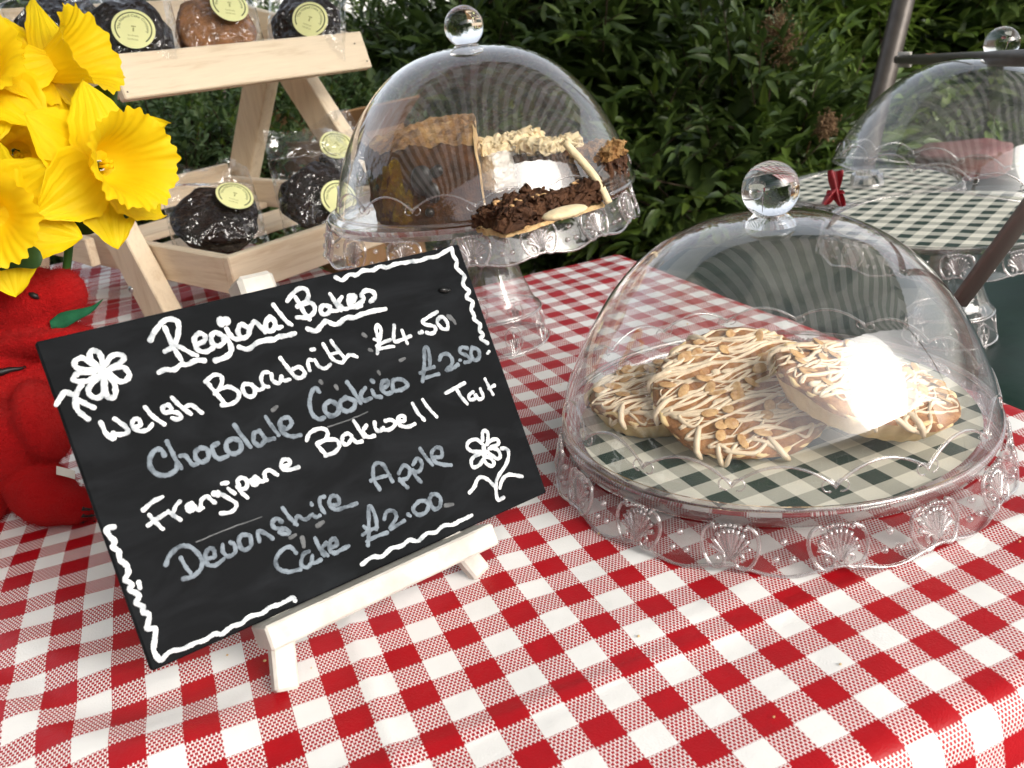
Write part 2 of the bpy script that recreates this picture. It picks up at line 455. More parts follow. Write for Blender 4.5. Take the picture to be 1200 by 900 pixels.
TYB = 1.30
V = []; UVs = []
# the cloth reaches further back on the left, where the rack stands on it: the back edge is a smooth line
def back_edge(x): return TY1 + (TYB - TY1) * sstep(0.22, -0.02, x)
for t_ in ys:
    for s in xs:
        px, dz = fold(s, TX0, TX1)
        be = back_edge(px)
        sc = (be - TY0) / (TY1 - TY0)
        tt = t_ if t_ < TY0 + 0.35 else TY0 + 0.35 + (t_ - TY0 - 0.35) * ((be - TY0 - 0.35) / (TY1 - TY0 - 0.35))
        py, dz2 = fold(tt, TY0, be)
        d = dz + dz2
        wv = 0.010 * math.sin(px * 38) * min(1, dz2 * 8) + 0.010 * math.sin(py * 33) * min(1, dz * 8)
        V.append((px + (wv if dz > 0 else 0), py - (wv if dz2 > 0 else 0), cloth_z(px, py) - 0.0005 - d))
        UVs.append(cloth_uv(s, tt))
nx, ny = len(xs), len(ys)
mb = MB(); mb.v = V
mb.f = [(j * nx + i, j * nx + i + 1, (j + 1) * nx + i + 1, (j + 1) * nx + i) for j in range(ny - 1) for i in range(nx - 1)]
cl = mb.build('tablecloth', M['cloth'], None, True, UVs)
tag(cl, 'red and white gingham tablecloth over the stall table', 'tablecloth')
# second trestle carries the deeper left half
tb2 = empty('trestle_table', (-0.47, 0.94, GZ), label='second trestle table, under the back half of the red gingham cloth', cat_='table')
MB().box((0, 0, 0.75 - 0.016), (0.92, 0.70, 0.024)).build('tabletop', M['pine'], tb2, False)
for sx in (-1, 1):
    for sy in (-1, 1):
        MB().box((sx * 0.4, sy * 0.3, 0.36), (0.04, 0.04, 0.72)).build('leg', M['pine_up'], tb2, False)

# ---- the neighbouring stall: a lower table under dark green cloth
GT = -0.1225
M['green_cloth'] = simple('dark_green_satin', (0.004, 0.020, 0.013), 0.40, 0.35, 0, 12, 0.25, 0.15, 40, 0.004)
gx0, gx1, gy0, gy1 = 0.62, 1.9, -0.25, 0.93
mb = MB(); NX, NY = 90, 90; V = []
for j in range(NY + 1):
    for i in range(NX + 1):
        s = gx0 - 0.35 + (gx1 - gx0 + 0.5) * (i / NX) ** 1.0; tt = gy0 - 0.35 + (gy1 - gy0 + 0.7) * j / NY
        px, dz = fold(s, gx0, gx1); py, dz2 = fold(tt, gy0, gy1)
        zz = 0.009 * math.sin(px * 21 + 3 * math.sin(py * 9)) * math.sin(py * 17 + 1.0) + 0.004 * vnoise((px, py, 0), 30, 2)
        if dz > 0 or dz2 > 0: px += 0.012 * math.sin(py * 30) * min(1, dz * 8); zz *= 0.3
        V.append((px, py, GT - 0.004 + zz * 0.55 - dz - dz2))
mb.v = V; mb.f = [(j * (NX + 1) + i, j * (NX + 1) + i + 1, (j + 1) * (NX + 1) + i + 1, (j + 1) * (NX + 1) + i) for j in range(NY) for i in range(NX)]
gc = mb.build('green_tablecloth', M['green_cloth'])
tag(gc, 'dark green satin cloth on the lower neighbouring stall', 'tablecloth')
tb3 = empty('stall_table', ((gx0 + gx1) / 2, (gy0 + gy1) / 2, GZ), label='low trestle table under the dark green cloth', cat_='table')
MB().box((0, 0, GT - GZ - 0.024), (gx1 - gx0 - 0.03, gy1 - gy0 - 0.03, 0.02)).build('tabletop', M['pine'], tb3, False)
for sx in (-1, 1):
    for sy in (-1, 1):
        MB().box((sx * 0.6, sy * 0.5, 0.3), (0.04, 0.04, 0.59)).build('leg', M['pine_up'], tb3, False)

# ================================================================== CAKE STANDS AND DOMES
RS, RP = 0.1475, 0.1378
NM = 16
def skirt_r(z): return RS + (0.1390 - RS) * (z / 0.030) ** 0.8 if z > 0 else RS
def make_stand(name, label, loc, height, group='moulded clear cake stands', rz=0.0):
    """height: from what it stands on to the skirt's lower edge (0 = no pedestal, skirt on the cloth)"""
    o = empty(name, loc, (0, 0, rz), label, 'cake stand', group)
    mb = MB()
    z0 = height
    mb.revolve([(0.0005, z0 + 0.0275), (0.06, z0 + 0.0275), (0.128, z0 + 0.0278), (0.1335, z0 + 0.0285), (0.1362, z0 + 0.0335), (RP, z0 + 0.0335), (RP + 0.0008, z0 + 0.0325), (RP + 0.0004, z0 + 0.0255), (0.1355, z0 + 0.0245), (0.06, z0 + 0.0243), (0.0005, z0 + 0.0243)], 128)
    mb.build('plate', M['skirt'], o)
    mb = MB(); zs = np.linspace(0, 0.0255, 12)
    def sc(r, z, a, i):
        lift = 0.0042 * (0.5 + 0.5 * math.cos(NM * a)) * (1 - z / 0.0255)
        return skirt_r(z + lift), z0 + z + lift
    mb.revolve([(RS, z) for z in zs], 256, mod=sc)
    sk = mb.build('skirt', M['skirt'], o)
    # rim bead along the wavy lower edge
    pts = []
    for k in range(256):
        a = 2 * math.pi * k / 256; l = 0.0042 * (0.5 + 0.5 * math.cos(NM * a)); r_ = skirt_r(l) + 0.0002
        pts.append((r_ * math.cos(a), r_ * math.sin(a), z0 + l + 0.0004))
    MB().tube(pts, 0.0011, 8, True).build('edge_bead', M['relief'], sk)
    # embossed palmettes and beads, one mesh: surface pattern of the skirt
    mb = MB()
    def on(a, x, y, out=0.0006):
        z = 0.0155 + y; r_ = skirt_r(max(0, z)) + out; b = a + x / r_
        return (r_ * math.cos(b), r_ * math.sin(b), z0 + z)
    for q in range(NM):
        a = 2 * math.pi * q / NM
        for sg in (-1, 1):
            c = [(0.0085, 0.0105), (0.0135, 0.0075), (0.0155, 0.001), (0.0135, -0.0065), (0.009, -0.0112), (0.0045, -0.0105), (0.0028, -0.007), (0.0045, -0.0042), (0.0072, -0.0055), (0.0062, -0.0078)]
            mb.tube([on(a, sg * p[0], p[1] * 1.08) for p in cat([(u, v, 0) for u, v in c], 4)], 0.00115, 6)
            for k, (tx, ty) in enumerate(((0.0012, 0.0095), (0.0042, 0.0088), (0.0072, 0.0068), (0.0098, 0.0035), (0.0108, -0.001))):
                pts = cat([(sg * 0.0006, -0.0085, 0), (sg * tx * 0.42, ty * 0.2 - 0.004, 0), (sg * tx, ty, 0)], 4); n_ = len(pts)
                mb.tube([on(a, p[0], p[1]) for p in pts], [0.0006 + 0.0011 * i / n_ for i in range(n_)], 6)
        for k in range(-3, 4):
            p = on(a, k * 0.0027, 0.0112 - 0.0002 * k * k, 0.0008); mb.ball(p, 0.0013, nu=8, nv=6)
        h = a + math.pi / NM
        for (x, y) in ((0, 0.0035), (-0.0042, -0.006), (0.0042, -0.006)):
            mb.ball(on(h, x, y, 0.0008), 0.0020, nu=8, nv=6)
    mb.build('embossed_pattern', M['relief'], sk)
    if height > 0.01:
        H = height + 0.024; mb = MB()
        pr_ = [(0.050, 0.0), (0.0505, 0.003), (0.0470, 0.018), (0.0445, 0.030), (0.0462, 0.0325), (0.0455, 0.036), (0.0425, 0.0375), (0.0385, 0.048), (0.0320, 0.066), (0.0265, 0.086), (0.0240, 0.105), (0.0250, H - 0.012), (0.033, H)]
        def flute(r, z, a, i): return r * (1 + (0.012 * math.cos(12 * a) if i > 6 else 0)), z
        mb.revolve(pr_, 96, mod=flute)
        pd = mb.build('pedestal', M['skirt'], o)
        mb = MB()
        for k in range(8):
            a = 2 * math.pi * k / 8
            def onf(x, y):
                r_ = 0.0475 - 0.12 * y + 0.0007; b = a + x / r_; return (r_ * math.cos(b), r_ * math.sin(b), 0.016 + y)
            mb.tube([onf(0.0085 * math.sin(s), 0.0115 * math.cos(s)) for s in np.linspace(0, 2 * math.pi, 24, endpoint=False)], 0.0008, 6, True)
            for j in range(-2, 3): mb.tube([onf(0.0005 * j, -0.008), onf(0.0018 * j, 0.0), onf(0.0028 * j, 0.0075 - abs(j))], 0.0008, 6)
        mb.tube([(0.0462 * math.cos(s), 0.0462 * math.sin(s), 0.0325) for s in np.linspace(0, 2 * math.pi, 64, endpoint=False)], 0.0012, 6, True)
        mb.tube([(0.0505 * math.cos(s), 0.0505 * math.sin(s), 0.0015) for s in np.linspace(0, 2 * math.pi, 64, endpoint=False)], 0.0012, 6, True)
        mb.build('embossed_pattern', M['relief'], pd)
    return o

DRB, DH, DN, DM = 0.1371, 0.1272, 1.3419, 2.5456
def dome_r(z): return DRB * max(0.0, 1 - (max(0, z) / DH) ** DN) ** (1 / DM)
def make_dome(label, mat4, group='clear cake domes with ball knobs'):
    o = empty('cake_dome', label=label, cat_='cake dome', group=group); o.matrix_basis = mat4
    prof = [(DRB + 0.0002, 0.0), (DRB, 0.004)]
    for k in range(1, 60):
        z = DH * math.sin(k / 60 * math.pi / 2)
        if z > 0.004: prof.append((dome_r(z), z))
    prof.append((0.0004, DH))
    MB().revolve(prof, 160).build('shell', M['dome'], o)
    mb = MB(); mb.revolve([(DRB + 0.0012, 0.0), (DRB + 0.0012, 0.0026), (DRB - 0.0012, 0.0026), (DRB - 0.0012, 0.0), (DRB + 0.0012, 0.0)], 160)
    mb.build('rim', M['skirt'], o)
    pts = []
    for k in range(640):
        a = 2 * math.pi * k / 640; s = abs(math.sin(8 * a)); z = 0.0125 + 0.0115 * s ** 0.75
        r_ = dome_r(z) + 0.0003; pts.append((r_ * math.cos(a), r_ * math.sin(a), z))
    mb = MB(); mb.tube(pts, 0.00090, 6, True)
    for k in range(16):
        a = 2 * math.pi * k / 16; z = 0.0135
        for sg in (-1, 1):
            q = []
            for s in np.linspace(0, 1.6 * math.pi, 12):
                x, y = sg * (0.0035 - 0.0035 * math.cos(s)), 0.0035 * math.sin(s) * 0.9
                r_ = dome_r(z + y) + 0.0003; b = a + x / r_; q.append((r_ * math.cos(b), r_ * math.sin(b), z + y))
            mb.tube(q, 0.0005, 5)
    mb.build('scalloped_line', M['relief'], o)
    mb = MB(); kr = 0.0172; kc = DH + 0.0158
    pr_ = [(0.0165, DH - 0.0055), (0.0125, DH - 0.001), (0.0095, DH + 0.0012)]
    a0 = -math.asin(0.86)
    for k in range(25):
        a = a0 + (math.pi / 2 - a0) * k / 24; pr_.append((max(0.0002, kr * math.cos(a)), kc + kr * math.sin(a)))
    pr_ = [p for p in pr_ if p[1] < DH + 0.003 or True]
    mb.revolve(pr_, 48, close_bottom=True)
    mb.build('knob', M['crystal'], o)
    return o
def xf(loc, rot=None):
    m_ = Matrix.Translation(Vector([float(a) for a in loc]))
    return m_ @ rot.to_4x4() if rot is not None else m_
def tilt_view(deg):        # clockwise tilt as seen from the front of the stall
    ax = Vector((0.30, 0.95, 0)).normalized(); return Matrix.Rotation(R(deg), 3, ax)

FC = np.array([0.2812, 0.0422, 0.0])
stand_front = make_stand('cake_stand', 'low clear cake stand with its skirt resting on the red gingham, holding three iced tarts', FC, 0.0)
dome_front = make_dome('clear dome over the three iced tarts, nearest the front edge of the red cloth', xf((0.2810, 0.0412, 0.0338), tilt_view(1.6)))
BCc = np.array([0.2107, 0.3796, 0.0])
stand_back = make_stand('cake_stand', 'clear pedestal cake stand behind the chalkboard, holding the cut brown cake', BCc, 0.113)
dome_back = make_dome('clear dome over the cut brown cake, between the wooden rack and the hedge', xf((0.2190, 0.3780, 0.1468), tilt_view(1.0)))
RC = np.array([0.7506, 0.3400, GT])
stand_right = make_stand('cake_stand', 'clear pedestal cake stand on the dark green cloth, beside the slanting metal brace', RC, 0.113)
tl_ = tilt_view(15)
cen = Vector((RC[0], RC[1], GT + 0.1468)); off = tl_ @ Vector((-DRB * 0.95, 0, 0)) 
dome_right = make_dome('clear dome sitting crooked on the cake stand over green gingham on the green cloth', xf(cen + Vector((0.004, 0, 0.0345)), tl_))
FR = deep(1016, 214, 1.45)
stand_far = make_stand('cake_stand', 'far cake stand without a dome, half hidden between the ball knob and the crooked dome', (FR[0], FR[1], GT), FR[2] - GT - 0.0335)

def make_liner(label, c, z, rad, rz, period=0.0275, off=(0.0, 0.0)):
    mb = MB(); V = [(0, 0, 0.0002)]; n_ = 96
    for j in range(1, 9):
        for k in range(n_):
            a = 2 * math.pi * k / n_; r_ = rad * j / 8
            V.append((r_ * math.cos(a), r_ * math.sin(a), 0.0004 + 0.0007 * (j / 8) ** 3 * (0.5 + 0.5 * math.sin(5 * a + 1)) + 0.0002 * math.sin(9 * a + j)))
    F = [(0, 1 + k, 1 + (k + 1) % n_) for k in range(n_)]
    for j in range(7):
        for k in range(n_):
            k2 = (k + 1) % n_; F.append((1 + j * n_ + k, 1 + (j + 1) * n_ + k, 1 + (j + 1) * n_ + k2, 1 + j * n_ + k2))
    mb.v = V; mb.f = F
    ca, sa = math.cos(rz), math.sin(rz)
    o = mb.build('gingham_liner', M['liner'], None, True, [((x * ca + y * sa) / period + off[0], (-x * sa + y * ca) / period + off[1]) for x, y, _ in V])
    o.location = (float(c[0]), float(c[1]), float(z)); return tag(o, label, 'cake liner', 'round green gingham cake liners')
g0 = onz(940.5, 549.6, 0.030)
make_liner('green and white gingham liner under the iced tarts', FC, 0.0281, 0.127, 0.0, 0.0275, tuple(-(g0[:2] - FC[:2]) / 0.0275))
make_liner('bare green gingham liner under the crooked dome', RC, GT + 0.113 + 0.0281, 0.131, 0.5)
make_liner('green gingham liner on the far half hidden cake stand', FR, FR[2] - 0.0335 + 0.0281, 0.131, 0.3)
# ================================================================== TARTS
t = NT('tart_pastry'); co = t.obj(); f = t.noise(co, 60.0, 5.0, 0.6)
M['pastry'] = t.end(t.bsdf(t.ramp(f, (0.3, (0.62, 0.42, 0.20)), (0.6, (0.78, 0.60, 0.33)), (0.8, (0.84, 0.68, 0.42))), 0.7, 0.2, t.bump(t.noise(co, 500.0, 4.0), 0.35, 0.0008)))
t = NT('baked_frangipane'); co = t.obj(); f = t.noise(co, 95.0, 6.0, 0.65)
M['frangipane'] = t.end(t.bsdf(t.ramp(f, (0.28, (0.13, 0.050, 0.020)), (0.5, (0.33, 0.15, 0.06)), (0.72, (0.54, 0.30, 0.13))), 0.65, 0.3, t.bump(f, 0.8, 0.0025)))
M['icing'] = simple('white_drizzle_icing', (0.74, 0.60, 0.43), 0.4, 0.5, 0, 120, 0.06, 0.1, 200)
t = NT('flaked_almond'); co = t.obj(); f = t.noise(co, 260.0, 3.0)
M['almond'] = t.end(t.bsdf(t.ramp(f, (0.3, (0.42, 0.21, 0.08)), (0.7, (0.68, 0.45, 0.22))), 0.55, 0.3))

def make_tart(label, mat4, rad, seed, zig=15, ang=0.0):
    rg = random.Random(seed)
    o = empty('iced_tart', label=label, cat_='tart', group='iced almond tarts under the front dome'); o.matrix_basis = mat4
    hgt, nf = 0.0170, 26
    rb = rad * 0.82
    def fl(r, z, a, i): return r * (1 + 0.016 * math.cos(nf * a) * (1 if r > rb * 0.9 else 0) + 0.012 * math.sin(3 * a + seed) + 0.006 * math.sin(7 * a)), z + (0.0016 * math.sin(5 * a + seed) + 0.001 * math.sin(11 * a)) * (z / hgt)
    MB().revolve([(0.0005, 0), (rb * 0.97, 0), (rb, 0.0012), (rb + (rad - rb) * 0.55, hgt * 0.55), (rad, hgt - 0.001), (rad - 0.001, hgt), (rad - 0.0035, hgt - 0.0002), (rad - 0.005, hgt - 0.003)], 208, mod=fl).build('pastry_case', M['pastry'], o)
    def top(x, y):
        q = min(1.0, math.hypot(x, y) / rad)
        return hgt + 0.0004 + 0.0048 * (1 - q ** 6) + 0.0011 * vnoise((x, y, 0), 170, seed) + 0.0006 * vnoise((x, y, 0.1), 420, seed + 1)
    mb = MB(); NR, NA = 20, 72; V = [(0, 0, top(0, 0))]
    for j in range(1, NR + 1):
        for k in range(NA):
            a = 2 * math.pi * k / NA; r_ = (rad - 0.0002) * min(1, j / (NR - 2)) * (1 + 0.014 * math.sin(3 * a + seed) + 0.008 * math.sin(11 * a)); V.append((r_ * math.cos(a), r_ * math.sin(a), top(r_ * math.cos(a), r_ * math.sin(a)) if j < NR - 1 else hgt - 0.0016 * (j - NR + 2) - 0.0015 * math.sin(6 * a + seed)))
    F = [(0, 1 + k, 1 + (k + 1) % NA) for k in range(NA)]
    for j in range(NR - 1):
        for k in range(NA):
            k2 = (k + 1) % NA; F.append((1 + j * NA + k, 1 + (j + 1) * NA + k, 1 + (j + 1) * NA + k2, 1 + j * NA + k2))
    mb.v = V; mb.f = F; mb.build('filling', M['frangipane'], o)
    mb = MB()          # flaked almonds, scattered as surface texture of the filling
    for _ in range(34):
        r_, a = rad * 0.88 * math.sqrt(rg.random()), rg.random() * 6.283; x, y = r_ * math.cos(a), r_ * math.sin(a); z = top(x, y) + 0.0014
        b = rg.random() * 3.14; tx, ty = rg.uniform(-.3, .3), rg.uniform(-.3, .3)
        Rm = np.array(Matrix.Rotation(b, 3, 'Z') @ Matrix.Rotation(tx, 3, 'X') @ Matrix.Rotation(ty, 3, 'Y'))
        mb.ball((x, y, z), (rg.uniform(.0045, .0068), rg.uniform(.003, .0044), 0.0005), Rm, 10, 6)
    mb.build('almond_flakes', M['almond'], o)
    mb = MB()          # a wandering drizzle, to and fro, that sinks in, pools and thins out
    for pas in range(2):
        th = ang + (0.0, 0.33)[pas]; nz = (zig, int(zig * 0.75))[pas]; pts = []
        for i in range(nz):
            yy = rad * (-0.90 + 1.80 * (i + rg.uniform(0.2, 0.8)) / nz); hw = math.sqrt(max(0, rad * rad - yy * yy)) * rg.uniform(0.80, 1.04)
            s = 1 if i % 2 else -1
            for q in (-1, -0.62, -0.25, 0.15, 0.5, 0.85):
                pts.append((s * q * hw + rg.uniform(-.002, .002), yy + rg.uniform(-.0036, .0036) + 0.0025 * math.sin(q * 5 + i), 0))
        sm_ = cat(pts, 5); P = []; rr = []; base = rg.uniform(.00080, .00095)
        for i, p in enumerate(sm_):
            x = p[0] * math.cos(th) - p[1] * math.sin(th); y = p[0] * math.sin(th) + p[1] * math.cos(th)
            d = math.hypot(x, y); z = top(x, y) + 0.0003
            if d > rad - 0.002:
                z = hgt + 0.002 - (d - rad + 0.002) * 2.0
                k = (rad + 0.0008) / d if d > rad + 0.0008 else 1; x *= k; y *= k
            P.append((x, y, z)); rr.append(base * max(0.35, 1 + 0.45 * math.sin(i * 0.13 + seed + pas) + 0.3 * math.sin(i * 0.41 + 2 * seed) + 0.25 * (d > rad * 0.85)))
        mb.tube(P, rr, 7)
    for _ in range(11):    # pooled spots where strands ran together
        r_, a = rad * 0.85 * math.sqrt(rg.random()), rg.random() * 6.283; x, y = r_ * math.cos(a), r_ * math.sin(a)
        mb.ball((x, y, top(x, y) + 0.0002), (rg.uniform(.0025, .0055), rg.uniform(.0018, .003), 0.0012), np.array(Matrix.Rotation(ang + rg.uniform(-.4, .4), 3, 'Z')), 10, 6)
    for _ in range(6):  # drips that ran over the edge
        a = rg.random() * 6.283; pts = []
        for k in range(7):
            d = rad * (0.80 + 0.235 * min(1, k / 4)); z = top(d * math.cos(a), d * math.sin(a)) + 0.001 if k < 4 else hgt - 0.001 - (k - 4) * 0.0028
            pts.append((d * math.cos(a + 0.03 * k), d * math.sin(a + 0.03 * k), z))
        mb.tube(pts, [0.0012, 0.0017, 0.0020, 0.0021, 0.0020, 0.0018, 0.0009], 7)
    mb.build('icing_drizzle', M['icing'], o)
    return o
def basis(up, xdir=(1, 0, 0)):
    u = Vector(up).normalized(); x = Vector(xdir); x = (x - u * x.dot(u)).normalized(); y = u.cross(x)
    return Matrix(((x.x, y.x, u.x), (x.y, y.y, u.y), (x.z, y.z, u.z)))
ZL = 0.0292
TA = onz(772, 484, ZL)
make_tart('iced almond tart lying flat, leftmost of the three under the front dome', xf(TA, basis((0, 0, 1))), 0.047, 3, 17, -0.25)
TBp = onz(884, 513, ZL)
make_tart('largest iced almond tart, tilted against its neighbour, middle of the three', xf(TBp + np.array([0.004, 0.020, 0.013]), basis((-0.16, -0.36, 0.92))), 0.056, 11, 23, -0.30)
TCp = onz(1034, 516, ZL)
make_tart('pale iced tart leaning on the middle tart, rightmost of the three', xf(TCp + np.array([-0.003, 0.020, 0.017]), basis((0.24, -0.16, 0.93))), 0.055, 23, 19, 0.15)

# ================================================================== CAKES UNDER THE BACK DOME
t = NT('cake_crust'); co = t.obj(); f = t.noise(co, 38.0, 8.0, 0.7)
M['crust'] = t.end(t.bsdf(t.ramp(f, (0.3, (0.12, 0.045, 0.014)), (0.46, (0.36, 0.18, 0.06)), (0.7, (0.60, 0.39, 0.17))), 0.6, 0.3, t.bump(f, 1.0, 0.012)))
t = NT('cake_side'); co = t.obj(); f = t.noise(co, 55.0, 7.0, 0.7); f2 = t.noise(co, 14.0, 2.0)
M['cake_side'] = t.end(t.bsdf(t.mix(t.ramp(f2, (0.48, (0, 0, 0)), (0.78, (1, 1, 1))), t.ramp(f, (0.3, (0.040, 0.014, 0.005)), (0.55, (0.115, 0.042, 0.013)), (0.75, (0.22, 0.09, 0.028))), (0.12, 0.060, 0.014)), 0.7, 0.15, t.bump(f, 1.0, 0.006)))
t = NT('cake_crumb'); co = t.obj(); f = t.noise(co, 90.0, 6.0, 0.7)
M['crumb'] = t.end(t.bsdf(t.ramp(f, (0.3, (0.46, 0.27, 0.11)), (0.6, (0.70, 0.50, 0.26))), 0.8, 0.2, t.bump(f, 0.8, 0.003)))
M['raisin'] = simple('raisin', (0.012, 0.007, 0.006), 0.4, 0.5, 0, 100, 0.3, 0.4, 200)
t = NT('chocolate_cake'); co = t.obj(); f = t.noise(co, 80.0, 7.0, 0.72)
M['choc'] = t.end(t.bsdf(t.ramp(f, (0.3, (0.035, 0.014, 0.007)), (0.6, (0.105, 0.045, 0.02)), (0.8, (0.22, 0.11, 0.05))), 0.7, 0.3, t.bump(f, 0.9, 0.004)))
M['sugar'] = simple('white_icing_slab', (0.80, 0.76, 0.70), 0.5, 0.4, 0, 30, 0.06, 0.3, 120, 0.002)
M['cream'] = simple('buttercream', (0.78, 0.64, 0.40), 0.6, 0.3, 0, 60, 0.15, 0.5, 120, 0.003)
PZ = 0.1408                                  # top of the back stand's plate
ck = empty('cut_cake', (BCc[0] + 0.005, BCc[1] - 0.012, PZ), (0, 0, R(-19)), 'brown fruit cake cut in half, with a golden cracked crust', 'cake')
CR = 0.103; CHt = 0.062
def half_cake(mb, a0, a1, n, rad, h0, h1f, what):
    A = [a0 + (a1 - a0) * k / n for k in range(n + 1)]
    if what == 'side':
        NZ = 14
        mb.grid(lambda u, v: (lambda a, z: ((rad * (0.985 - 0.06 * max(0, (v - 0.9) / 0.1) ** 2) + 0.0022 * vnoise((a * 0.1, z, 0), 260, 3) + 0.0010 * vnoise((a * 0.1, z, 0), 900, 3)) * math.cos(a), (rad * (0.985 - 0.06 * max(0, (v - 0.9) / 0.1) ** 2) + 0.0022 * vnoise((a * 0.1, z, 0), 260, 3) + 0.0010 * vnoise((a * 0.1, z, 0), 900, 3)) * math.sin(a), z))(a0 + (a1 - a0) * u, h0 + v * (h1f(rad * 0.93, a0 + (a1 - a0) * u) - h0)), n, NZ)
    elif what == 'top':
        mb.grid(lambda u, v: (lambda a, r_: (r_ * math.cos(a), r_ * math.sin(a), h1f(r_, a)))(a0 + (a1 - a0) * u, rad * 0.935 * v), n, 60)
def ctop(r_, a):
    x, y = r_ * math.cos(a), r_ * math.sin(a)
    return CHt + 0.014 * (1 - (r_ / CR) ** 2.2) + 0.0045 * vnoise((x, y, 0), 110, 9) + 0.0034 * vnoise((x, y, 0), 300, 4) + 0.0018 * vnoise((x, y, 0), 800, 6)
mb = MB(); half_cake(mb, R(92), R(268), 90, CR, 0.0, ctop, 'side'); mb.build('side', M['cake_side'], ck)
mb = MB(); half_cake(mb, R(92), R(268), 160, CR, 0.0, ctop, 'top'); mb.build('crust', M['crust'], ck)
mb = MB()
for sg, a in ((1, R(92)), (-1, R(268))):
    mb.grid(lambda u, v: (CR * 0.985 * u * math.cos(a) + 0.0022 * abs(vnoise((u, v, sg), 9, 2)), CR * 0.985 * u * math.sin(a), v * (ctop(CR * 0.93 * u, a) - 0.0005)), 30, 18)
mb.build('cut_face', M['crumb'], ck)
rg = random.Random(4)
for _ in range(11):
    a = R(rg.uniform(100, 262)); z = rg.uniform(0.01, 0.055); MB().ball((CR * 0.985 * math.cos(a), CR * 0.985 * math.sin(a), z), (rg.uniform(.003, .005),) * 3, nu=8, nv=6).build('raisin', M['raisin'], ck)
mb = MB(); a = R(242); mb.ball((CR * .975 * math.cos(a), CR * .975 * math.sin(a), 0.040), (0.011, 0.006, 0.013), nu=12, nv=8); mb.ball((CR * .975 * math.cos(a + .07), CR * .975 * math.sin(a + .07), 0.030), (0.008, 0.005, 0.009), nu=12, nv=8)
mb.build('raisin', M['raisin'], ck)

def slab(mb, size, seed, amp=0.0016, taper=0.0):
    sx, sy, sz = size
    def face(o, u, v, nu, nv):
        o, u, v = map(np.array, (o, u, v))
        def fn(a, b):
            p = o + u * a + v * b; q = p.copy()
            edge = 1.0
            for i_ in range(3): q[i_] = p[i_] + amp * vnoise(p + i_, 120, seed + i_) + amp * 0.9 * vnoise(p + i_, 420, seed) + amp * 0.7 * vnoise(p - i_, 1300, seed)
            q[2] = max(q[2], 0.0)
            if taper: q[0] = q[0] * (1 - taper * (p[1] / sy + 0.5))
            return q
        mb.grid(fn, nu, nv)
    x, y, z = sx / 2, sy / 2, sz
    face((-x, -y, 0), (sx, 0, 0), (0, 0, sz), 60, 36); face((x, y, 0), (-sx, 0, 0), (0, 0, sz), 60, 36)
    face((-x, y, 0), (0, -sy, 0), (0, 0, sz), 60, 36); face((x, -y, 0), (0, sy, 0), (0, 0, sz), 60, 36)
    face((-x, -y, sz), (sx, 0, 0), (0, sy, 0), 60, 50); face((-x, y, 0), (sx, 0, 0), (0, -sy, 0), 12, 12)
    return mb
def piece(name, px, py, z, rz, label, cat_, dy=0.0):
    p = onz(px, py, z); return empty(name, (p[0], p[1] + dy, z), (0, 0, rz), label, cat_)
# low chocolate traybake in front, on its pale base
s1 = piece('traybake', 646, 262, PZ, R(17), 'low chocolate traybake on a pale biscuit base, in front of the iced slice', 'cake slice', 0.020)
slab(MB(), (0.104, 0.040, 0.004), 4, 0.0016).build('biscuit_base', M['crumb'], s1)
o_ = slab(MB(), (0.100, 0.037, 0.018), 2, 0.0046).build('chocolate_layer', M['choc'], s1); o_.location = (0, 0, 0.0042)
mb = MB(); rg = random.Random(8)
for _ in range(22): mb.ball((rg.uniform(-.046, .046), rg.uniform(-.016, .016), rg.uniform(.0205, .0235)), (rg.uniform(.0012, .0036), rg.uniform(.0012, .0026), .0012), np.array(Matrix.Rotation(rg.random() * 6, 3, 'Z')), 7, 5)
mb.build('nut_pieces', M['almond'], s1)
s2 = piece('iced_cake_slice', 616, 243, PZ, R(16), 'thick white iced cake slice with a crumbly yellow top, beside the cut cake', 'cake slice', 0.030)
slab(MB(), (0.058, 0.038, 0.016), 6, 0.0022).build('sponge', M['choc'], s2)
o_ = slab(MB(), (0.059, 0.040, 0.034), 7, 0.0016).build('icing', M['sugar'], s2); o_.location = (0, 0, 0.0150)
mb = MB(); slab(mb, (0.054, 0.036, 0.008), 9, 0.0050); o_ = mb.build('crumble_top', M['cream'], s2); o_.location = (0, 0, 0.0475)
s3 = piece('chocolate_cake_slice', 664, 241, PZ, R(30), 'dark chocolate cake slice with pale icing on top, right of the iced slice', 'cake slice', 0.030)
slab(MB(), (0.042, 0.040, 0.044), 12, 0.0034).build('sponge', M['choc'], s3)
o_ = slab(MB(), (0.042, 0.040, 0.008), 13, 0.0045).build('icing', M['cream'], s3); o_.location = (0, 0, 0.0425)
s4 = piece('chocolate_cake_slice', 712, 232, PZ, R(42), 'chocolate cake wedge with a ridged brown crust, at the right edge of the back dome', 'cake slice', 0.022)
slab(MB(), (0.040, 0.046, 0.032), 15, 0.0032).build('sponge', M['choc'], s4)
o_ = slab(MB(), (0.042, 0.048, 0.010), 16, 0.003).build('crust', M['crust'], s4); o_.location = (0, 0, 0.031)
p0 = onz(714, 238, PZ + 0.004); p1 = p0 + np.array([-0.022, 0.024, 0.050])
mb = MB(); P = cat([p0, p0 * 0.6 + p1 * 0.4 + np.array([0.002, 0, 0.002]), p1], 8); mb.tube(P, [0.0033 * (0.75 + 0.3 * math.sin(0.5 + 2.2 * i / len(P))) for i in range(len(P))], 10)
tag(mb.build('wafer_stick', M['cream']), 'thin pale biscuit stick leaning on the chocolate wedge', 'biscuit')
p0 = onz(662, 249, PZ + 0.0235)
mb = MB(); mb.ball((p0[0], p0[1], p0[2]), (0.019, 0.010, 0.004), np.array(Matrix.Rotation(R(14), 3, 'Z')), 18, 8)
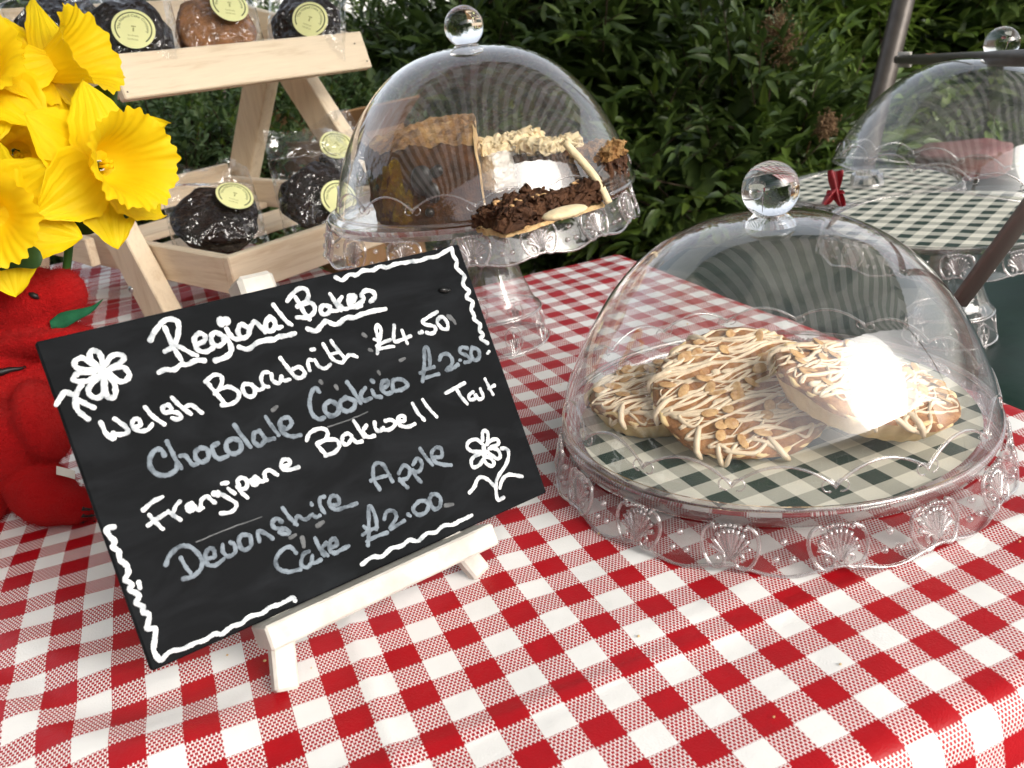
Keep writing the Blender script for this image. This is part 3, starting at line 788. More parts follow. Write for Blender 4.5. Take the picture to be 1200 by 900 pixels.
tag(mb.build('biscuit', M['cream']), 'small flat pale biscuit lying on the chocolate traybake', 'biscuit')

# ================================================================== CHALKBOARD ON ITS EASEL
STROKES = {
 'heading': [
  [278,492,1506,519,1535,558,1567,592,1585,626,1583,648,1562,642,1527,623,1489,599,1459,573,1442,541,1433],
  [265,580,1549,583,1488,590,1425,603,1370],
  [244,594,1455,626,1428,656,1395,683,1373],
  [278,479,1339,512,1345,553,1333,593,1349,625,1340,669,1349,713,1337],
  [269,702,1426,740,1434,756,1455,737,1478,707,1468,693,1434,700,1396,734,1380,773,1388],
  [272,837,1443,811,1465,784,1447,780,1411,804,1392,835,1403,845,1431,829,1454],
  [295,848,1431,864,1389,856,1347,818,1326,762,1323],
  [548,860,1509,884,1507],
  [275,874,1468,880,1432,901,1404,937,1401],
  [277,945,1469,925,1436,937,1401,971,1408,986,1439,959,1472],
  [279,979,1422,1006,1453,1030,1466,1051,1435,1065,1400],
  [296,1120,1473,1084,1446,1077,1406,1111,1401,1135,1440,1117,1474],
  [260,1132,1441,1136,1407,1162,1407],
  [261,1158,1532,1176,1482,1197,1431,1217,1403],
  [278,904,1359,946,1336,997,1354,1044,1360,1091,1355],
  [283,1045,1354,1089,1349,1131,1357,1175,1352,1220,1353],
  [265,1242,1534,1279,1562,1327,1584,1365,1575,1370,1541,1349,1512,1310,1498,1284,1492],
  [265,1310,1498,1364,1495,1380,1465,1363,1436,1316,1421,1263,1434],
  [265,1293,1545,1303,1497,1312,1448,1328,1408],
  [268,1460,1452,1429,1463,1406,1439,1417,1413,1455,1420,1468,1447],
  [245,1467,1444,1470,1423,1503,1415],
  [246,1494,1515,1504,1476,1514,1426,1523,1410],
  [247,1557,1483,1526,1457,1546,1415,1589,1414],
  [373,1591,1448,1623,1454,1629,1470,1604,1472,1589,1442,1604,1414,1648,1414],
  [276,1629,1412,1680,1441,1677,1469,1712,1485,1751,1469,1754,1437,1717,1418],
  [295,1297,1360,1339,1336,1382,1358,1416,1373,1449,1348,1483,1342,1534,1363,1588,1353,1642,1360,1710,1361,1791,1355],
 ],
 'welsh': [
  [231,151,1183,155,1130,173,1090,185,1097,185,1117,204,1102,239,1097,254,1109,239,1144,213,1180],
  [222,281,1118,313,1114,318,1139,301,1153,282,1136,285,1105,311,1085,344,1086,369,1103],
  [237,363,1192,384,1138,422,1085],
  [239,478,1151,468,1172,441,1168,441,1141,477,1133,505,1113,507,1094,486,1091,467,1103],
  [228,498,1202,519,1156,557,1096],
  [229,542,1137,572,1140,593,1115,612,1085],
  [225,680,1232,724,1253,759,1245,764,1221,742,1186,702,1160],
  [233,691,1215,712,1160,737,1094],
  [235,731,1175,785,1173,820,1135,804,1098,762,1086,720,1095],
  [238,897,1154,865,1164,847,1141,858,1102,890,1093,908,1123,900,1152],
  [212,912,1136,926,1114,952,1117],
  [213,1007,1190,980,1195,958,1165,960,1129,983,1115],
  [233,1020,1176,1015,1141,1043,1119,1068,1148],
  [215,1066,1152,1075,1124,1107,1122],
  [236,1096,1245,1114,1192,1137,1131,1167,1112,1198,1132,1181,1170,1143,1170],
  [220,1230,1138,1232,1174,1243,1193,1264,1187],
  [221,1278,1184,1286,1144,1318,1124,1354,1136],
  [221,1277,1243,1296,1242],
  [223,1355,1256,1368,1196,1384,1154,1423,1128,1442,1138],
  [224,1405,1261,1422,1211,1446,1148],
  [194,1378,1190,1421,1189],
  [226,1447,1140,1473,1156,1497,1153,1521,1135],
  [226,1647,1121,1672,1165,1701,1209,1720,1248,1708,1280,1688,1248,1685,1198,1667,1152],
  [200,1659,1205,1681,1188],
  [211,1658,1161,1702,1171,1756,1176],
  [211,1659,1143,1714,1139,1760,1134],
  [229,1810,1250,1787,1201,1778,1159,1827,1157,1888,1163],
  [230,1847,1208,1849,1170,1853,1128],
  [258,1952,1166,1970,1168],
  [240,2114,1258,2056,1245,1997,1226,2013,1203,2064,1178,2057,1150,2024,1143,1996,1158],
  [242,2117,1223,2090,1199,2107,1156,2142,1143,2156,1178,2141,1217,2117,1223],
 ],
 'grey': [
  [257,373,940,367,970,343,978,308,952,294,908,312,864,358,844,402,856,419,886],
  [237,405,1003,412,945,419,886,428,854],
  [239,441,913,466,905,483,856,505,849],
  [263,546,921,518,909,510,876,533,850,568,863,575,904,546,921],
  [266,636,916,605,908,597,875,616,839,659,839],
  [269,714,915,678,905,668,865,694,838,735,850,742,892,714,915],
  [248,744,979,760,922,785,848],
  [250,859,909,829,908,811,869,833,836,865,851],
  [252,862,897,877,855,917,849],
  [230,914,970,928,913,947,858],
  [255,972,906,999,875,1034,898,1027,930,988,931,967,893,982,850,1020,826,1058,822],
  [261,1240,1011,1226,1038,1193,1015,1165,965,1160,908,1184,871,1218,870],
  [287,1281,946,1245,934,1235,897,1258,867,1303,873,1312,916,1281,946],
  [291,1376,937,1335,923,1329,888,1355,863,1400,869,1417,904,1376,937],
  [268,1413,1016,1429,964,1449,884],
  [270,1505,955,1465,927,1473,891,1517,891],
  [272,1540,931,1545,896,1579,879],
  [272,1557,984,1565,975],
  [274,1612,924,1646,934,1647,958,1617,956,1599,921,1620,887,1662,888],
  [277,1664,894,1678,939,1704,948,1745,933,1761,897,1725,883,1680,886],
  [257,1863,890,1892,942,1923,1008,1947,1069,1970,1063,1957,998,1938,951],
  [231,1866,941,1912,951,1968,950],
  [232,1868,904,1919,904,1982,901],
  [261,2018,978,2046,1004,2087,997,2102,958,2080,926,2037,908,2086,909,2130,920],
  [211,2148,942,2156,940],
  [254,2229,997,2190,1011,2171,986,2210,952,2219,918,2179,918],
  [267,2263,992,2238,952,2249,914,2289,922,2299,966,2263,992],
 ],
 'grey2': [
  [234,212,440,238,471,290,496,336,484,366,439,374,390,349,354,306,339,264,346],
  [213,286,446,294,396,306,358],
  [225,407,390,436,391,442,425,423,436,398,413,393,369,425,349,475,362],
  [227,492,429,482,399,497,366,535,371,545,408,531,427],
  [243,597,441,574,423,570,384,590,363,622,377,631,421,597,441],
  [233,667,379,678,427,708,405,736,366],
  [249,808,429,789,454,759,440,766,410,809,390,828,365,806,363,778,384],
  [228,837,495,854,437,879,385],
  [230,868,394,898,425,927,395,975,405],
  [222,975,405,988,386,1013,386],
  [213,988,462,991,453],
  [233,1039,390,1031,436,1044,470,1069,470],
  [235,1088,411,1133,408,1137,446,1105,457,1083,427,1099,387,1167,376,1229,373],
  [243,1383,397,1370,464,1394,528,1427,538,1455,507,1470,413],
  [233,1351,460,1413,459,1467,450],
  [247,1522,442,1570,473,1597,437,1565,400,1513,403],
  [247,1517,412,1531,375,1545,349],
  [250,1624,459,1664,483,1681,450,1654,412,1609,422],
  [249,1613,431,1619,386,1636,353],
  [242,1701,530,1719,470,1742,419],
  [254,1768,453,1814,443,1830,482,1800,502,1760,478,1764,427,1807,396,1856,376],
  [235,825,251,806,292,759,292,714,259,712,214,755,178,818,165],
  [228,892,234,856,229,830,184,855,160,891,178],
  [229,901,206,888,169,937,168],
  [231,945,284,950,229,962,182],
  [231,994,240,959,216,979,175],
  [256,1002,209,1042,207,1048,238,1019,240,999,200,1019,173,1060,175,1103,178],
  [239,1209,140,1235,194,1261,262,1289,335,1306,295,1300,237,1286,203],
  [229,1201,202,1241,211,1294,210],
  [230,1212,163,1267,166,1341,162],
  [214,1222,243,1235,223],
  [243,1349,238,1377,268,1417,258,1418,217,1362,174,1461,186],
  [246,1493,209,1502,198],
  [258,1578,253,1534,228,1547,188,1595,180,1630,208,1620,242,1581,254],
  [261,1674,259,1648,237,1655,183,1694,179,1718,222,1696,256,1669,261],
 ],
 'smudge': [
  [249,1605,1248,1615,1234],
  [199,1609,1156,1621,1146],
  [265,2176,1216,2205,1178],
  [203,1771,1046,1801,1049],
  [274,882,313,875,269],
  [253,1734,174,1778,163],
  [239,1267,1065,1270,1054],
  [241,1342,1016,1344,999],
  [199,1616,1022,1618,1007],
  [278,981,341,1013,347],
  [231,961,993,987,1003],
  [212,2192,1212,2207,1161],
  [205,823,336,852,339],
  [72,1219,817,1351,815,1470,824],
  [66,379,490,540,493,720,489],
 ],
 'frangipane': [
  [220,198,723,249,744,299,751],
  [220,195,645,248,661,301,674],
  [211,217,691,231,650,253,605],
  [205,302,677,325,643,344,617],
  [205,320,659,343,687,370,703],
  [259,416,671,393,668,398,641,423,650,417,674],
  [217,424,664,435,634,461,636],
  [218,451,639,466,671,495,683,510,662,524,638],
  [351,537,682,550,672],
  [220,554,684,591,640,621,598,605,574,573,567,533,579],
  [221,609,683,631,648],
  [221,588,717,616,711],
  [232,661,668,666,704,691,711,710,688,695,656,664,655],
  [223,656,677,666,639,685,606],
  [270,757,691,733,680,739,656,766,665],
  [217,766,684,781,659,808,658],
  [227,801,660,810,696,836,702,853,684,869,663],
  [230,913,695,949,694,953,717,924,727,905,706,911,678,951,666,991,664],
  [236,1081,784,1109,814,1160,823,1201,807,1204,777,1175,754,1134,754],
  [237,1133,751,1194,750,1242,731,1244,698,1207,674,1152,674],
  [236,1129,749,1139,713,1159,674],
  [240,1332,728,1312,748,1280,739,1269,709,1290,692,1326,710],
  [232,1330,722,1345,687,1378,680],
  [233,1374,801,1388,743,1400,699],
  [234,1436,755,1405,731,1419,693,1460,686],
  [236,1488,758,1481,720,1502,700,1529,711],
  [238,1512,706,1551,691,1591,698,1607,720,1585,741,1553,744],
  [240,1637,718,1664,709,1676,729,1654,743,1629,727,1634,691,1679,670,1723,673],
  [233,1752,787,1763,732,1789,675],
  [214,1823,790,1842,730,1874,668],
  [235,1983,781,2059,792,2128,803],
  [235,2062,785,2073,732,2098,681],
  [222,2167,735,2130,726,2125,699,2162,693,2173,719,2185,683,2220,687,2219,739],
  [224,2275,786,2282,738,2292,680],
  [225,2276,722,2325,731],
  [189,2352,928,2371,939],
 ],
 'flower_top': [
  [270,227,1434,202,1487,212,1519,238,1518,250,1491,243,1435],
  [272,256,1443,293,1474,326,1476,349,1458,335,1439,275,1420],
  [272,257,1414,306,1417,334,1404,344,1366,320,1343,290,1349,259,1402],
  [270,241,1395,264,1353,262,1313,247,1283,225,1281,216,1304,231,1381],
  [268,226,1382,208,1318,178,1298,151,1312,145,1342,169,1370,213,1391],
  [267,205,1399,160,1389,121,1395,101,1412,117,1431,144,1434,197,1422],
  [268,204,1429,149,1450,128,1467,134,1494,165,1503,189,1479,214,1443],
  [265,125,1377,97,1351,78,1317,72,1273,87,1240,104,1212],
  [263,85,1332,63,1355,45,1364,-4,1319],
  [266,90,1313,113,1289,144,1257],
  [421,225,1429,231,1398],
 ],
 'flower_right': [
  [242,2114,445,2131,486,2154,492,2164,469,2146,428],
  [243,2132,413,2177,425,2213,416,2209,388,2152,386],
  [243,2136,385,2189,361,2195,319,2167,308,2135,346,2115,372],
  [241,2089,348,2121,331,2136,292,2115,280,2086,303,2075,333],
  [239,2068,336,2036,314,1991,316,1992,355,2031,375,2076,372],
  [240,2074,386,2020,405,1996,439,2022,466,2075,462,2105,422],
  [243,2220,357,2254,342,2254,305,2208,254,2144,217,2104,178,2080,121,2077,79,2118,80],
  [239,2081,170,2056,215,2022,243,1989,239,1953,206,1910,186],
  [244,2116,141,2152,181,2198,194,2240,179,2293,151],
  [341,2107,408,2089,348],
 ],
 'border1': [
  [258,1561,1601,1594,1575,1645,1596,1690,1586,1740,1602,1795,1590,1850,1602,1895,1587,1960,1596,2020,1589,2062,1589,2123,1581,2179,1588,2232,1582,2291,1594,2366,1613],
 ],
 'border2': [
  [280,2366,1613,2358,1566,2369,1524,2349,1489,2366,1461,2384,1423,2359,1390,2359,1361,2379,1327,2348,1295,2379,1258,2350,1217,2356,1176,2347,1154,2375,1113,2356,1079,2370,1046,2346,1028,2381,989],
 ],
 'border3': [
  [267,54,694,21,697,22,660,36,627,21,606,37,576,30,542,50,502,44,468,23,444,43,413,27,392,57,352,35,325,56,297,48,273,69,246,43,193,73,179,57,132,37,86,46,35],
  [248,75,409,71,383],
 ],
 'border4': [
  [237,54,32,103,50,161,37,216,39,259,33,317,40,349,25,401,40,447,34,500,48,556,38,609,49,657,43,730,46,738,27],
 ],
 'border5': [
  [245,1141,60,1209,72,1266,53,1328,73,1390,63,1450,74,1498,50,1563,70,1615,55,1680,71,1733,55,1795,59],
  [234,1795,58,1833,58,1873,60],
 ],
}

BL_ = np.array([-0.1148993619934956, -0.028340024004156195, 0.037522811687517865])
BW, BHt = 0.2426, 0.1627
bx = np.array([0.9545127230504172, 0.2909364353547072, -0.06527979869740481]); by = np.array([-0.06482052653205331, 0.41617013998474056, 0.9069733810455459]); bz = np.cross(bx, by)
Bm = Matrix(((bx[0], by[0], bz[0], BL_[0]), (bx[1], by[1], bz[1], BL_[1]), (bx[2], by[2], bz[2], BL_[2]), (0, 0, 0, 1)))
BT = 0.0045
mb = MB(); mb.box((BW / 2, BHt / 2, -BT / 2), (BW, BHt, BT), None, 0.0008)
board = mb.build('chalkboard', M['slate'], None, False); board.matrix_basis = Bm
tag(board, 'black chalkboard menu of regional bakes with prices, propped on the white easel', 'chalkboard')
def ink(name, keys, mat, parent):
    mb = MB(); MB.flatk = 0.22; rg = random.Random(5); i = 0
    for key in keys:
        for st in STROKES[key]:
            rad = st[0] * 0.5e-5; pts = [(st[k] * 1e-4, st[k + 1] * 1e-4, 0.0) for k in range(1, len(st), 2)]
            P = cat(pts, 7 if len(pts) > 2 else 5); n_ = len(P)
            L0 = np.linalg.norm(np.asarray(P[1]) - P[0]) + 1e-9
            z = 0.00004 + 0.000012 * (i % 9); i += 1
            P = [np.asarray(p) + np.array([rg.gauss(0, .00007), rg.gauss(0, .00007), z]) for p in P]
            d0 = (P[0] - P[1]) / np.linalg.norm(P[0] - P[1]); d1 = (P[-1] - P[-2]) / np.linalg.norm(P[-1] - P[-2])
            Q = [P[0] + d0 * rad * .9, P[0] + d0 * rad * .6] + P + [P[-1] + d1 * rad * .6, P[-1] + d1 * rad * .9]
            w_ = [rad * (1 + 0.10 * math.sin(k * 0.7 + i) + rg.uniform(-.10, .10)) for k in range(n_)]
            mb.tube(Q, [w_[0] * .35, w_[0] * .8] + w_ + [w_[-1] * .8, w_[-1] * .35], 10, False, (0, 0, 1.0))
    MB.flatk = 0.3
    return mb.build(name, mat, parent)
ink('heading_lettering', ['heading'], M['chalk'], board)
ink('menu_line', ['welsh'], M['chalk'], board)
ink('menu_line', ['frangipane'], M['chalk'], board)
ink('menu_line', ['grey'], M['chalk_grey'], board)['label'] = 'faint grey chalk line of chocolate cookies and their price'
ink('menu_line', ['grey2'], M['chalk_grey'], board)['label'] = 'faint grey chalk lines of apple cake and its price'
ink('flower_drawing', ['flower_top'], M['chalk'], board)
ink('flower_drawing', ['flower_right'], M['chalk'], board)
for k in range(1, 6): ink('wavy_border', ['border%d' % k], M['chalk'], board)
for k, st in enumerate(STROKES['smudge']):
    STROKES['one'] = [st]; ink('chalk_smudge', ['one'], M['chalk_faint'], board)
mb = MB(); mb.ball((0.2202, 0.1370, 0.0012), (0.0034, 0.0017, 0.0022), np.array(Matrix.Rotation(R(-20), 3, 'Z')), 10, 6); mb.ball((0.2225, 0.1362, 0.0012), (0.0022, 0.0013, 0.0018), None, 8, 6)
mb.build('peg', simple('black_peg', (0.01, 0.01, 0.01), 0.3), board)

ez = empty('table_easel', label='small white painted wooden easel holding the chalkboard', cat_='easel'); ez.matrix_basis = Bm
def gz(u, v, z):     # local point lowered along the leg plane onto the cloth
    return (u, v, z)
def foot_v(u, z):    # v at which the world height is 0 in the plane z
    return -(BL_[2] + bx[2] * u + bz[2] * z) / by[2]
ZP = -0.0125
apex = (0.1172, 0.166, -0.030)
for u in (0.0545, 0.1805):
    v = foot_v(u, -0.0005) + 0.0005
    MB().beam((u, v, -0.0005), (apex[0] + (u - apex[0]) * 0.06, apex[1] - 0.006, apex[2]), 0.0125, 0.0085, (0, 0, 1)).build('leg', M['white_wood'], ez, False)
pb = np.array([0.1172, 0.16, ZP - 0.008]);
# rear leg: from the apex down and back to the cloth
wa = np.array(Bm @ Vector(pb)); wf = np.array([wa[0] + 0.03, wa[1] + 0.105, 0.001]); lf = np.array(Bm.inverted() @ Vector(wf))
MB().beam(pb, lf, 0.0125, 0.010, (0, 0, 1)).build('leg', M['white_wood'], ez, False)
MB().box((0.1200, -0.0068, 0.0045), (0.139, 0.0128, 0.024), None, 0.0012).build('ledge', M['white_wood'], ez, False)
mb = MB(); mb.box((0.1172, 0.1655, -0.024), (0.021, 0.020, 0.022), None, 0.0025); mb.build('top_block', M['white_wood'], ez, False)
# ================================================================== WOODEN RACK WITH BAGS OF COOKIES
RK = np.array([-0.0089, 0.6194, 0.0]); RL = np.array([0.883, 0.469, 0.0]); RB = np.array([-0.469, 0.883, 0.0])
def rk(x, y, z): return RK + RL * x + RB * y + np.array([0, 0, z])
def rk_at(px, py, y):
    d = ray(px, py); t_ = ((RK - CAM) @ RB + y) / (d @ RB); p = CAM + t_ * d; return np.array([(p - RK) @ RL, y, p[2]])
rack = empty('display_rack', RK, (0, 0, math.atan2(0.469, 0.883)), 'pale pine two tier display rack with slanted legs, holding bags of cookies', 'display rack')
def part(name, fn, mat='pine', par=rack):
    mb = MB(); fn(mb); return mb.build(name, M[mat], par, False)
W_ = 0.365
# lower tray
part('front_rail', lambda b: b.beam((0.0, 0.006, 0.0655), (W_ - 0.03, 0.006, 0.0655), 0.046, 0.013, (0, 1, 0)))
part('side_rail', lambda b: b.beam((0.0065, 0.0126, 0.0655), (0.0065, 0.494, 0.084), 0.044, 0.012, (1, 0, 0)), 'pine_cross')
part('side_rail', lambda b: b.beam((W_ - 0.0415, 0.0126, 0.0655), (W_ - 0.0415, 0.494, 0.084), 0.044, 0.012, (1, 0, 0)), 'pine_cross')
part('back_rail', lambda b: b.beam((0.0, 0.5005, 0.102), (W_ - 0.03, 0.5005, 0.102), 0.046, 0.012, (0, 1, 0)))
for (y0, y1) in ((0.215, 0.300), (0.375, 0.455)):
    part('slat', lambda b: b.box((0.164, (y0 + y1) / 2, 0.050 + 0.035 * (y0 + y1) / 1.0 * 0.5), (0.299, y1 - y0, 0.009), np.array(Matrix.Rotation(R(3.5), 3, 'X'))))
part('slat', lambda b: b.box((0.164, 0.070, 0.0495), (0.299, 0.075, 0.009), np.array(Matrix.Rotation(R(3.5), 3, 'X'))))
# A-frames
def leg(x, y0, y1, z1, nm='leg'):
    return part(nm, lambda b: b.beam((x, y0, 0.004), (x, y1, z1), 0.054, 0.024, (1, 0, 0)), 'pine_up')
l1 = leg(-0.0145, 0.152, 0.290, 0.285); leg(-0.0145, 0.545, 0.345, 0.285)
leg(W_ - 0.014, 0.105, 0.285, 0.262); leg(W_ - 0.014, 0.555, 0.360, 0.262)
for (y, z) in ((0.196, 0.042),):
    mb = MB(); mb.revolve([(0.0004, 0.0028), (0.003, 0.0024), (0.0046, 0.0008), (0.0048, 0)], 14)
    o_ = mb.build('bolt', M['steel'], l1); o_.rotation_euler = (0, R(-90), 0); o_.location = (-0.0268, y, z)
part('side_rail', lambda b: b.beam((-0.034, 0.33, 0.095), (-0.034, 0.252, 0.088), 0.036, 0.012, (1, 0, 0)), 'pine_cross')
# upper tray, tipped towards the front
a = rk_at(127, 66, 0.133); b_ = rk_at(421, 39, 0.133); c_ = rk_at(432, 80, 0.120); d_ = rk_at(142, 119, 0.120)
def rail(b):
    x0, x1 = (a[0] + d_[0]) / 2, (b_[0] + c_[0]) / 2
    p0 = np.array([x0, 0.1265, (a[2] + d_[2]) / 2]); p1 = np.array([x1, 0.1265, (b_[2] + c_[2]) / 2])
    up = np.array([0, 0.013, a[2] - d_[2]]); b.beam(p0, p1, np.linalg.norm(up), 0.014, np.cross(p1 - p0, up), 0.0015)
rl_ = part('front_rail', rail)
NAILS = []
for px, py in ((138, 77), (147, 108), (415, 51), (426, 72)):
    q = rk_at(px, py, 0.120); zz = q[2]; yq = 0.1265 - 0.0075 + (zz - 0.285) * 0.28
    NAILS.append(MB().ball((q[0], yq, zz), (0.0011, 0.0009, 0.0011), None, 8, 6))
M['nail'] = simple('nail_hole', (0.10, 0.07, 0.05), 0.8)
for nb in NAILS: nb.build('nail', M['nail'], rl_)
tx0, tx1 = (a[0] + d_[0]) / 2, (b_[0] + c_[0]) / 2
zf0, zf1 = (a[2] + d_[2]) / 2, (b_[2] + c_[2]) / 2
SL = math.tan(R(15))
for x, zf in ((tx0 + 0.006, zf0), (tx1 - 0.006, zf1)):
    part('side_rail', lambda b: b.beam((x, 0.134, zf - 0.001), (x, 0.43, zf - 0.001 + 0.296 * SL), 0.045, 0.011, (1, 0, 0)), 'pine_cross')
part('back_rail', lambda b: b.beam((tx0, 0.437, zf0 + 0.30 * SL), (tx1, 0.437, zf1 + 0.30 * SL), 0.046, 0.012, (0, 1, 0)))
for yy in (0.18, 0.275, 0.37):
    q0 = np.array([tx0 + 0.013, yy, zf0 - 0.018 + (yy - 0.13) * SL]); q1 = np.array([tx1 - 0.013, yy, zf1 - 0.018 + (yy - 0.13) * SL])
    part('slat', lambda b: b.beam(q0, q1, 0.07, 0.008, (0, -SL, 1)))

# ---- bags
M['cookie'] = simple('dark_chocolate_cookie', (0.012, 0.0055, 0.004), 0.6, 0.15, 0, 60, 0.5, 0.8, 140, 0.003)
M['cookie_brown'] = simple('golden_brown_cookie', (0.26, 0.115, 0.045), 0.7, 0.3, 0, 70, 0.5, 0.8, 130, 0.003)
M['label'] = simple('pale_yellow_label', (0.80, 0.80, 0.40), 0.5, 0.3, 0, 40, 0.04)
M['label_ink'] = simple('dark_green_print', (0.03, 0.055, 0.012), 0.5, 0.3)
M['label_soft'] = simple('olive_print', (0.30, 0.30, 0.10), 0.5, 0.3)
def text_mesh(body, size):
    cu = bpy.data.curves.new('lettering', 'FONT'); cu.body = body; cu.size = size; cu.align_x = 'CENTER'; cu.resolution_u = 2
    ob = bpy.data.objects.new('lettering', cu); COL.objects.link(ob)
    dg = bpy.context.evaluated_depsgraph_get(); me = bpy.data.meshes.new_from_object(ob.evaluated_get(dg))
    V = [tuple(v.co) for v in me.vertices]; F = [tuple(p.vertices) for p in me.polygons]
    bpy.data.objects.remove(ob); bpy.data.curves.remove(cu); bpy.data.meshes.remove(me); return V, F
TXT = text_mesh("The Naked Cake Company", 0.0045); TX2 = text_mesh("handmade", 0.0028)
LR = 0.0232
def bagf(u, v, side, th, seed):
    """pillow of film: u,v in -1..1"""
    pu = max(0.0, 1 - abs(u) ** 2.6); bot, top_ = -1.0, 0.52
    q = (v - (bot + top_) / 2) / ((top_ - bot) / 2); pv = max(0.0, 1 - abs(q) ** 2.4) if abs(q) < 1 else 0.0
    return side * (0.0007 + (th + 0.003) * (pu ** 0.45) * (pv ** 0.45))
def make_bag(label, mat4, wid=0.105, hgt=0.125, th=0.022, seed=1, cookie='cookie', lab=(0.25, -0.25), lab_rot=0.0, group='cellophane bags of cookies on the pine rack'):
    rg = random.Random(seed); o = empty('cookie_bag', label=label, cat_='bag of cookies', group=group); o.matrix_basis = mat4
    def crump(u, v, s):
        return 0.0018 * vnoise((u * 3, v * 3, s), 5.0, seed) + 0.0024 * (0.4 - abs(vnoise((u * 3, v * 3, s), 9.0, seed + 5))) + 0.0012 * vnoise((u * 3, v * 3, s), 18.0, seed + 3)
    mb = MB(); N = 64
    for s in (1, -1):
        def fn(a, b):
            u, v = 2 * a - 1, 2 * b - 1
            z = bagf(u, v, s, th, seed); k = 1 + 0.02 * vnoise((u, v, 0), 5, seed)
            flop = 0.010 * max(0, v - 0.5) * vnoise((u * 2, v, 2), 2.2, seed) * 4
            return (u * wid / 2 * k * (1 - 0.04 * max(0, v)), (v + 1) * hgt / 2 + 0.002 * vnoise((u, v, 1), 6, seed), z * (1 + 0.10 * vnoise((u * 2, v * 2, s), 3.0, seed)) + crump(u, v, s) * (0.4 if abs(z) < 0.002 else 1) + flop)
        mb.grid((lambda a, b: fn(a, b)) if s > 0 else (lambda a, b: fn(1 - a, b)), N, N)
    mb.build('film', M['film'], o)
    # cookies, standing and leaning on one another inside
    rc = wid * 0.41
    for i, (cx, cy, cz, rx, ry) in enumerate(((-0.08, 0.40, -0.010, 6, -4), (0.10, 0.37, 0.001, -5, 5), (-0.04, 0.36, 0.0105, 4, 3))):
        mb = MB(); sd = seed * 7 + i
        def mod(r, z, a_, k): return r * (1 + 0.05 * math.sin(3 * a_ + sd) + 0.03 * math.sin(7 * a_ + sd) + 0.015 * math.sin(13 * a_)), z + 0.0012 * vnoise((r * math.cos(a_), r * math.sin(a_), z), 150, sd)
        mb.revolve([(0.0005, -0.0045), (rc * 0.6, -0.0048), (rc * 0.93, -0.0036), (rc, 0.0), (rc * 0.92, 0.0036), (rc * 0.7, 0.0052), (rc * 0.4, 0.0058), (rc * 0.2, 0.006), (0.0005, 0.006)], 40, mod=mod)
        c_ = mb.build('cookie', M[cookie], o); c_.location = (cx * wid * 0.5, cy * hgt, cz); c_.rotation_euler = (R(rx), R(ry), rg.random() * 6)
    # round printed label on the front film
    lx, ly = lab[0] * wid / 2, (lab[1] + 1) * hgt / 2
    ca, sa = math.cos(lab_rot), math.sin(lab_rot)
    def onfilm(x, y, h):
        X, Y = lx + x * ca - y * sa, ly + x * sa + y * ca
        u, v = X / (wid / 2), Y / (hgt / 2) - 1
        # a stiff sticker: bends with the pillow but does not follow the crumples
        z = bagf(max(-.98, min(.98, u)), max(-.98, min(.98, v)), 1, th, seed); z0_ = bagf(lab[0], lab[1], 1, th, seed)
        return (X, Y, 0.0045 + max(z, z0_ - 0.006) + h)
    mb = MB(); n_ = 48; V = [onfilm(0, 0, 0)]
    for j in range(1, 7):
        for k in range(n_): a_ = 2 * math.pi * k / n_; V.append(onfilm(LR * j / 6 * math.cos(a_), LR * j / 6 * math.sin(a_), 0))
    F = [(0, 1 + k, 1 + (k + 1) % n_) for k in range(n_)] + [(1 + j * n_ + k, 1 + (j + 1) * n_ + k, 1 + (j + 1) * n_ + (k + 1) % n_, 1 + j * n_ + (k + 1) % n_) for j in range(5) for k in range(n_)]
    mb.v = V; mb.f = F; lb = mb.build('label', M['label'], o)
    mb = MB(); A = [R(-28) + R(236) * k / 60 for k in range(61)]
    mb.grid(lambda a_, b: onfilm((LR * (0.80 + 0.055 * b)) * math.cos(R(-28) + R(270) * a_ - 0.3), (LR * (0.80 + 0.055 * b)) * math.sin(R(-28) + R(270) * a_ - 0.3), 0.00016), 60, 1)
    V, F = TXT; rt = LR * 0.60
    mb.add([onfilm((rt + y) * math.sin(x / rt), (rt + y) * math.cos(x / rt), 0.00018) for x, y, _ in V], F)
    mb.build('print', M['label_ink'], lb)
    mb = MB(); V, F = TX2; mb.add([onfilm(x, y - LR * 0.42, 0.00018) for x, y, _ in V], F)
    mb.add([onfilm(x, y - LR * 0.60, 0.00018) for x, y, _ in V], F)
    mb.grid(lambda a_, b: onfilm(-0.0024 + 0.0048 * a_, 0.0014 + 0.0013 * b, 0.00018), 4, 1)
    mb.grid(lambda a_, b: onfilm(-0.0007 + 0.0014 * a_, -0.0040 + 0.0046 * b, 0.00018), 1, 4)
    mb.build('print', M['label_soft'], lb)
    return o
def bag_xf(p, tilt, yaw_, roll_=0.0):
    """front of the bag faces the stall's front; tilt leans the top back"""
    rz = math.atan2(0.469, 0.883)
    m_ = Matrix.Translation(Vector([float(q) for q in p])) @ Matrix.Rotation(rz + yaw_, 4, 'Z') @ Matrix.Rotation(R(90 - tilt), 4, 'X') @ Matrix.Rotation(roll_, 4, 'Z')
    return m_
def low(px, py, z): return onz(px, py, z)
make_bag('bag of dark cookies slumped flat on the lower tier, label towards the right', bag_xf(rk(0.062, 0.110, 0.070), 44, R(-14), R(-12)), 0.116, 0.135, 0.022, 3, 'cookie', (0.42, -0.02), R(-20))
make_bag('bag of dark cookies propped up on the lower tier, beside the back dome', bag_xf(rk(0.178, 0.048, 0.056), 30, R(-22), R(-6)), 0.112, 0.155, 0.024, 5, 'cookie', (0.30, -0.42), R(-6))
make_bag('bag of dark cookies mostly hidden behind the back dome, on the lower tier', bag_xf(rk(0.338, 0.150, 0.082), 30, R(-15), R(10)), 0.095, 0.125, 0.020, 8, 'cookie', (-0.30, 0.18), R(10))
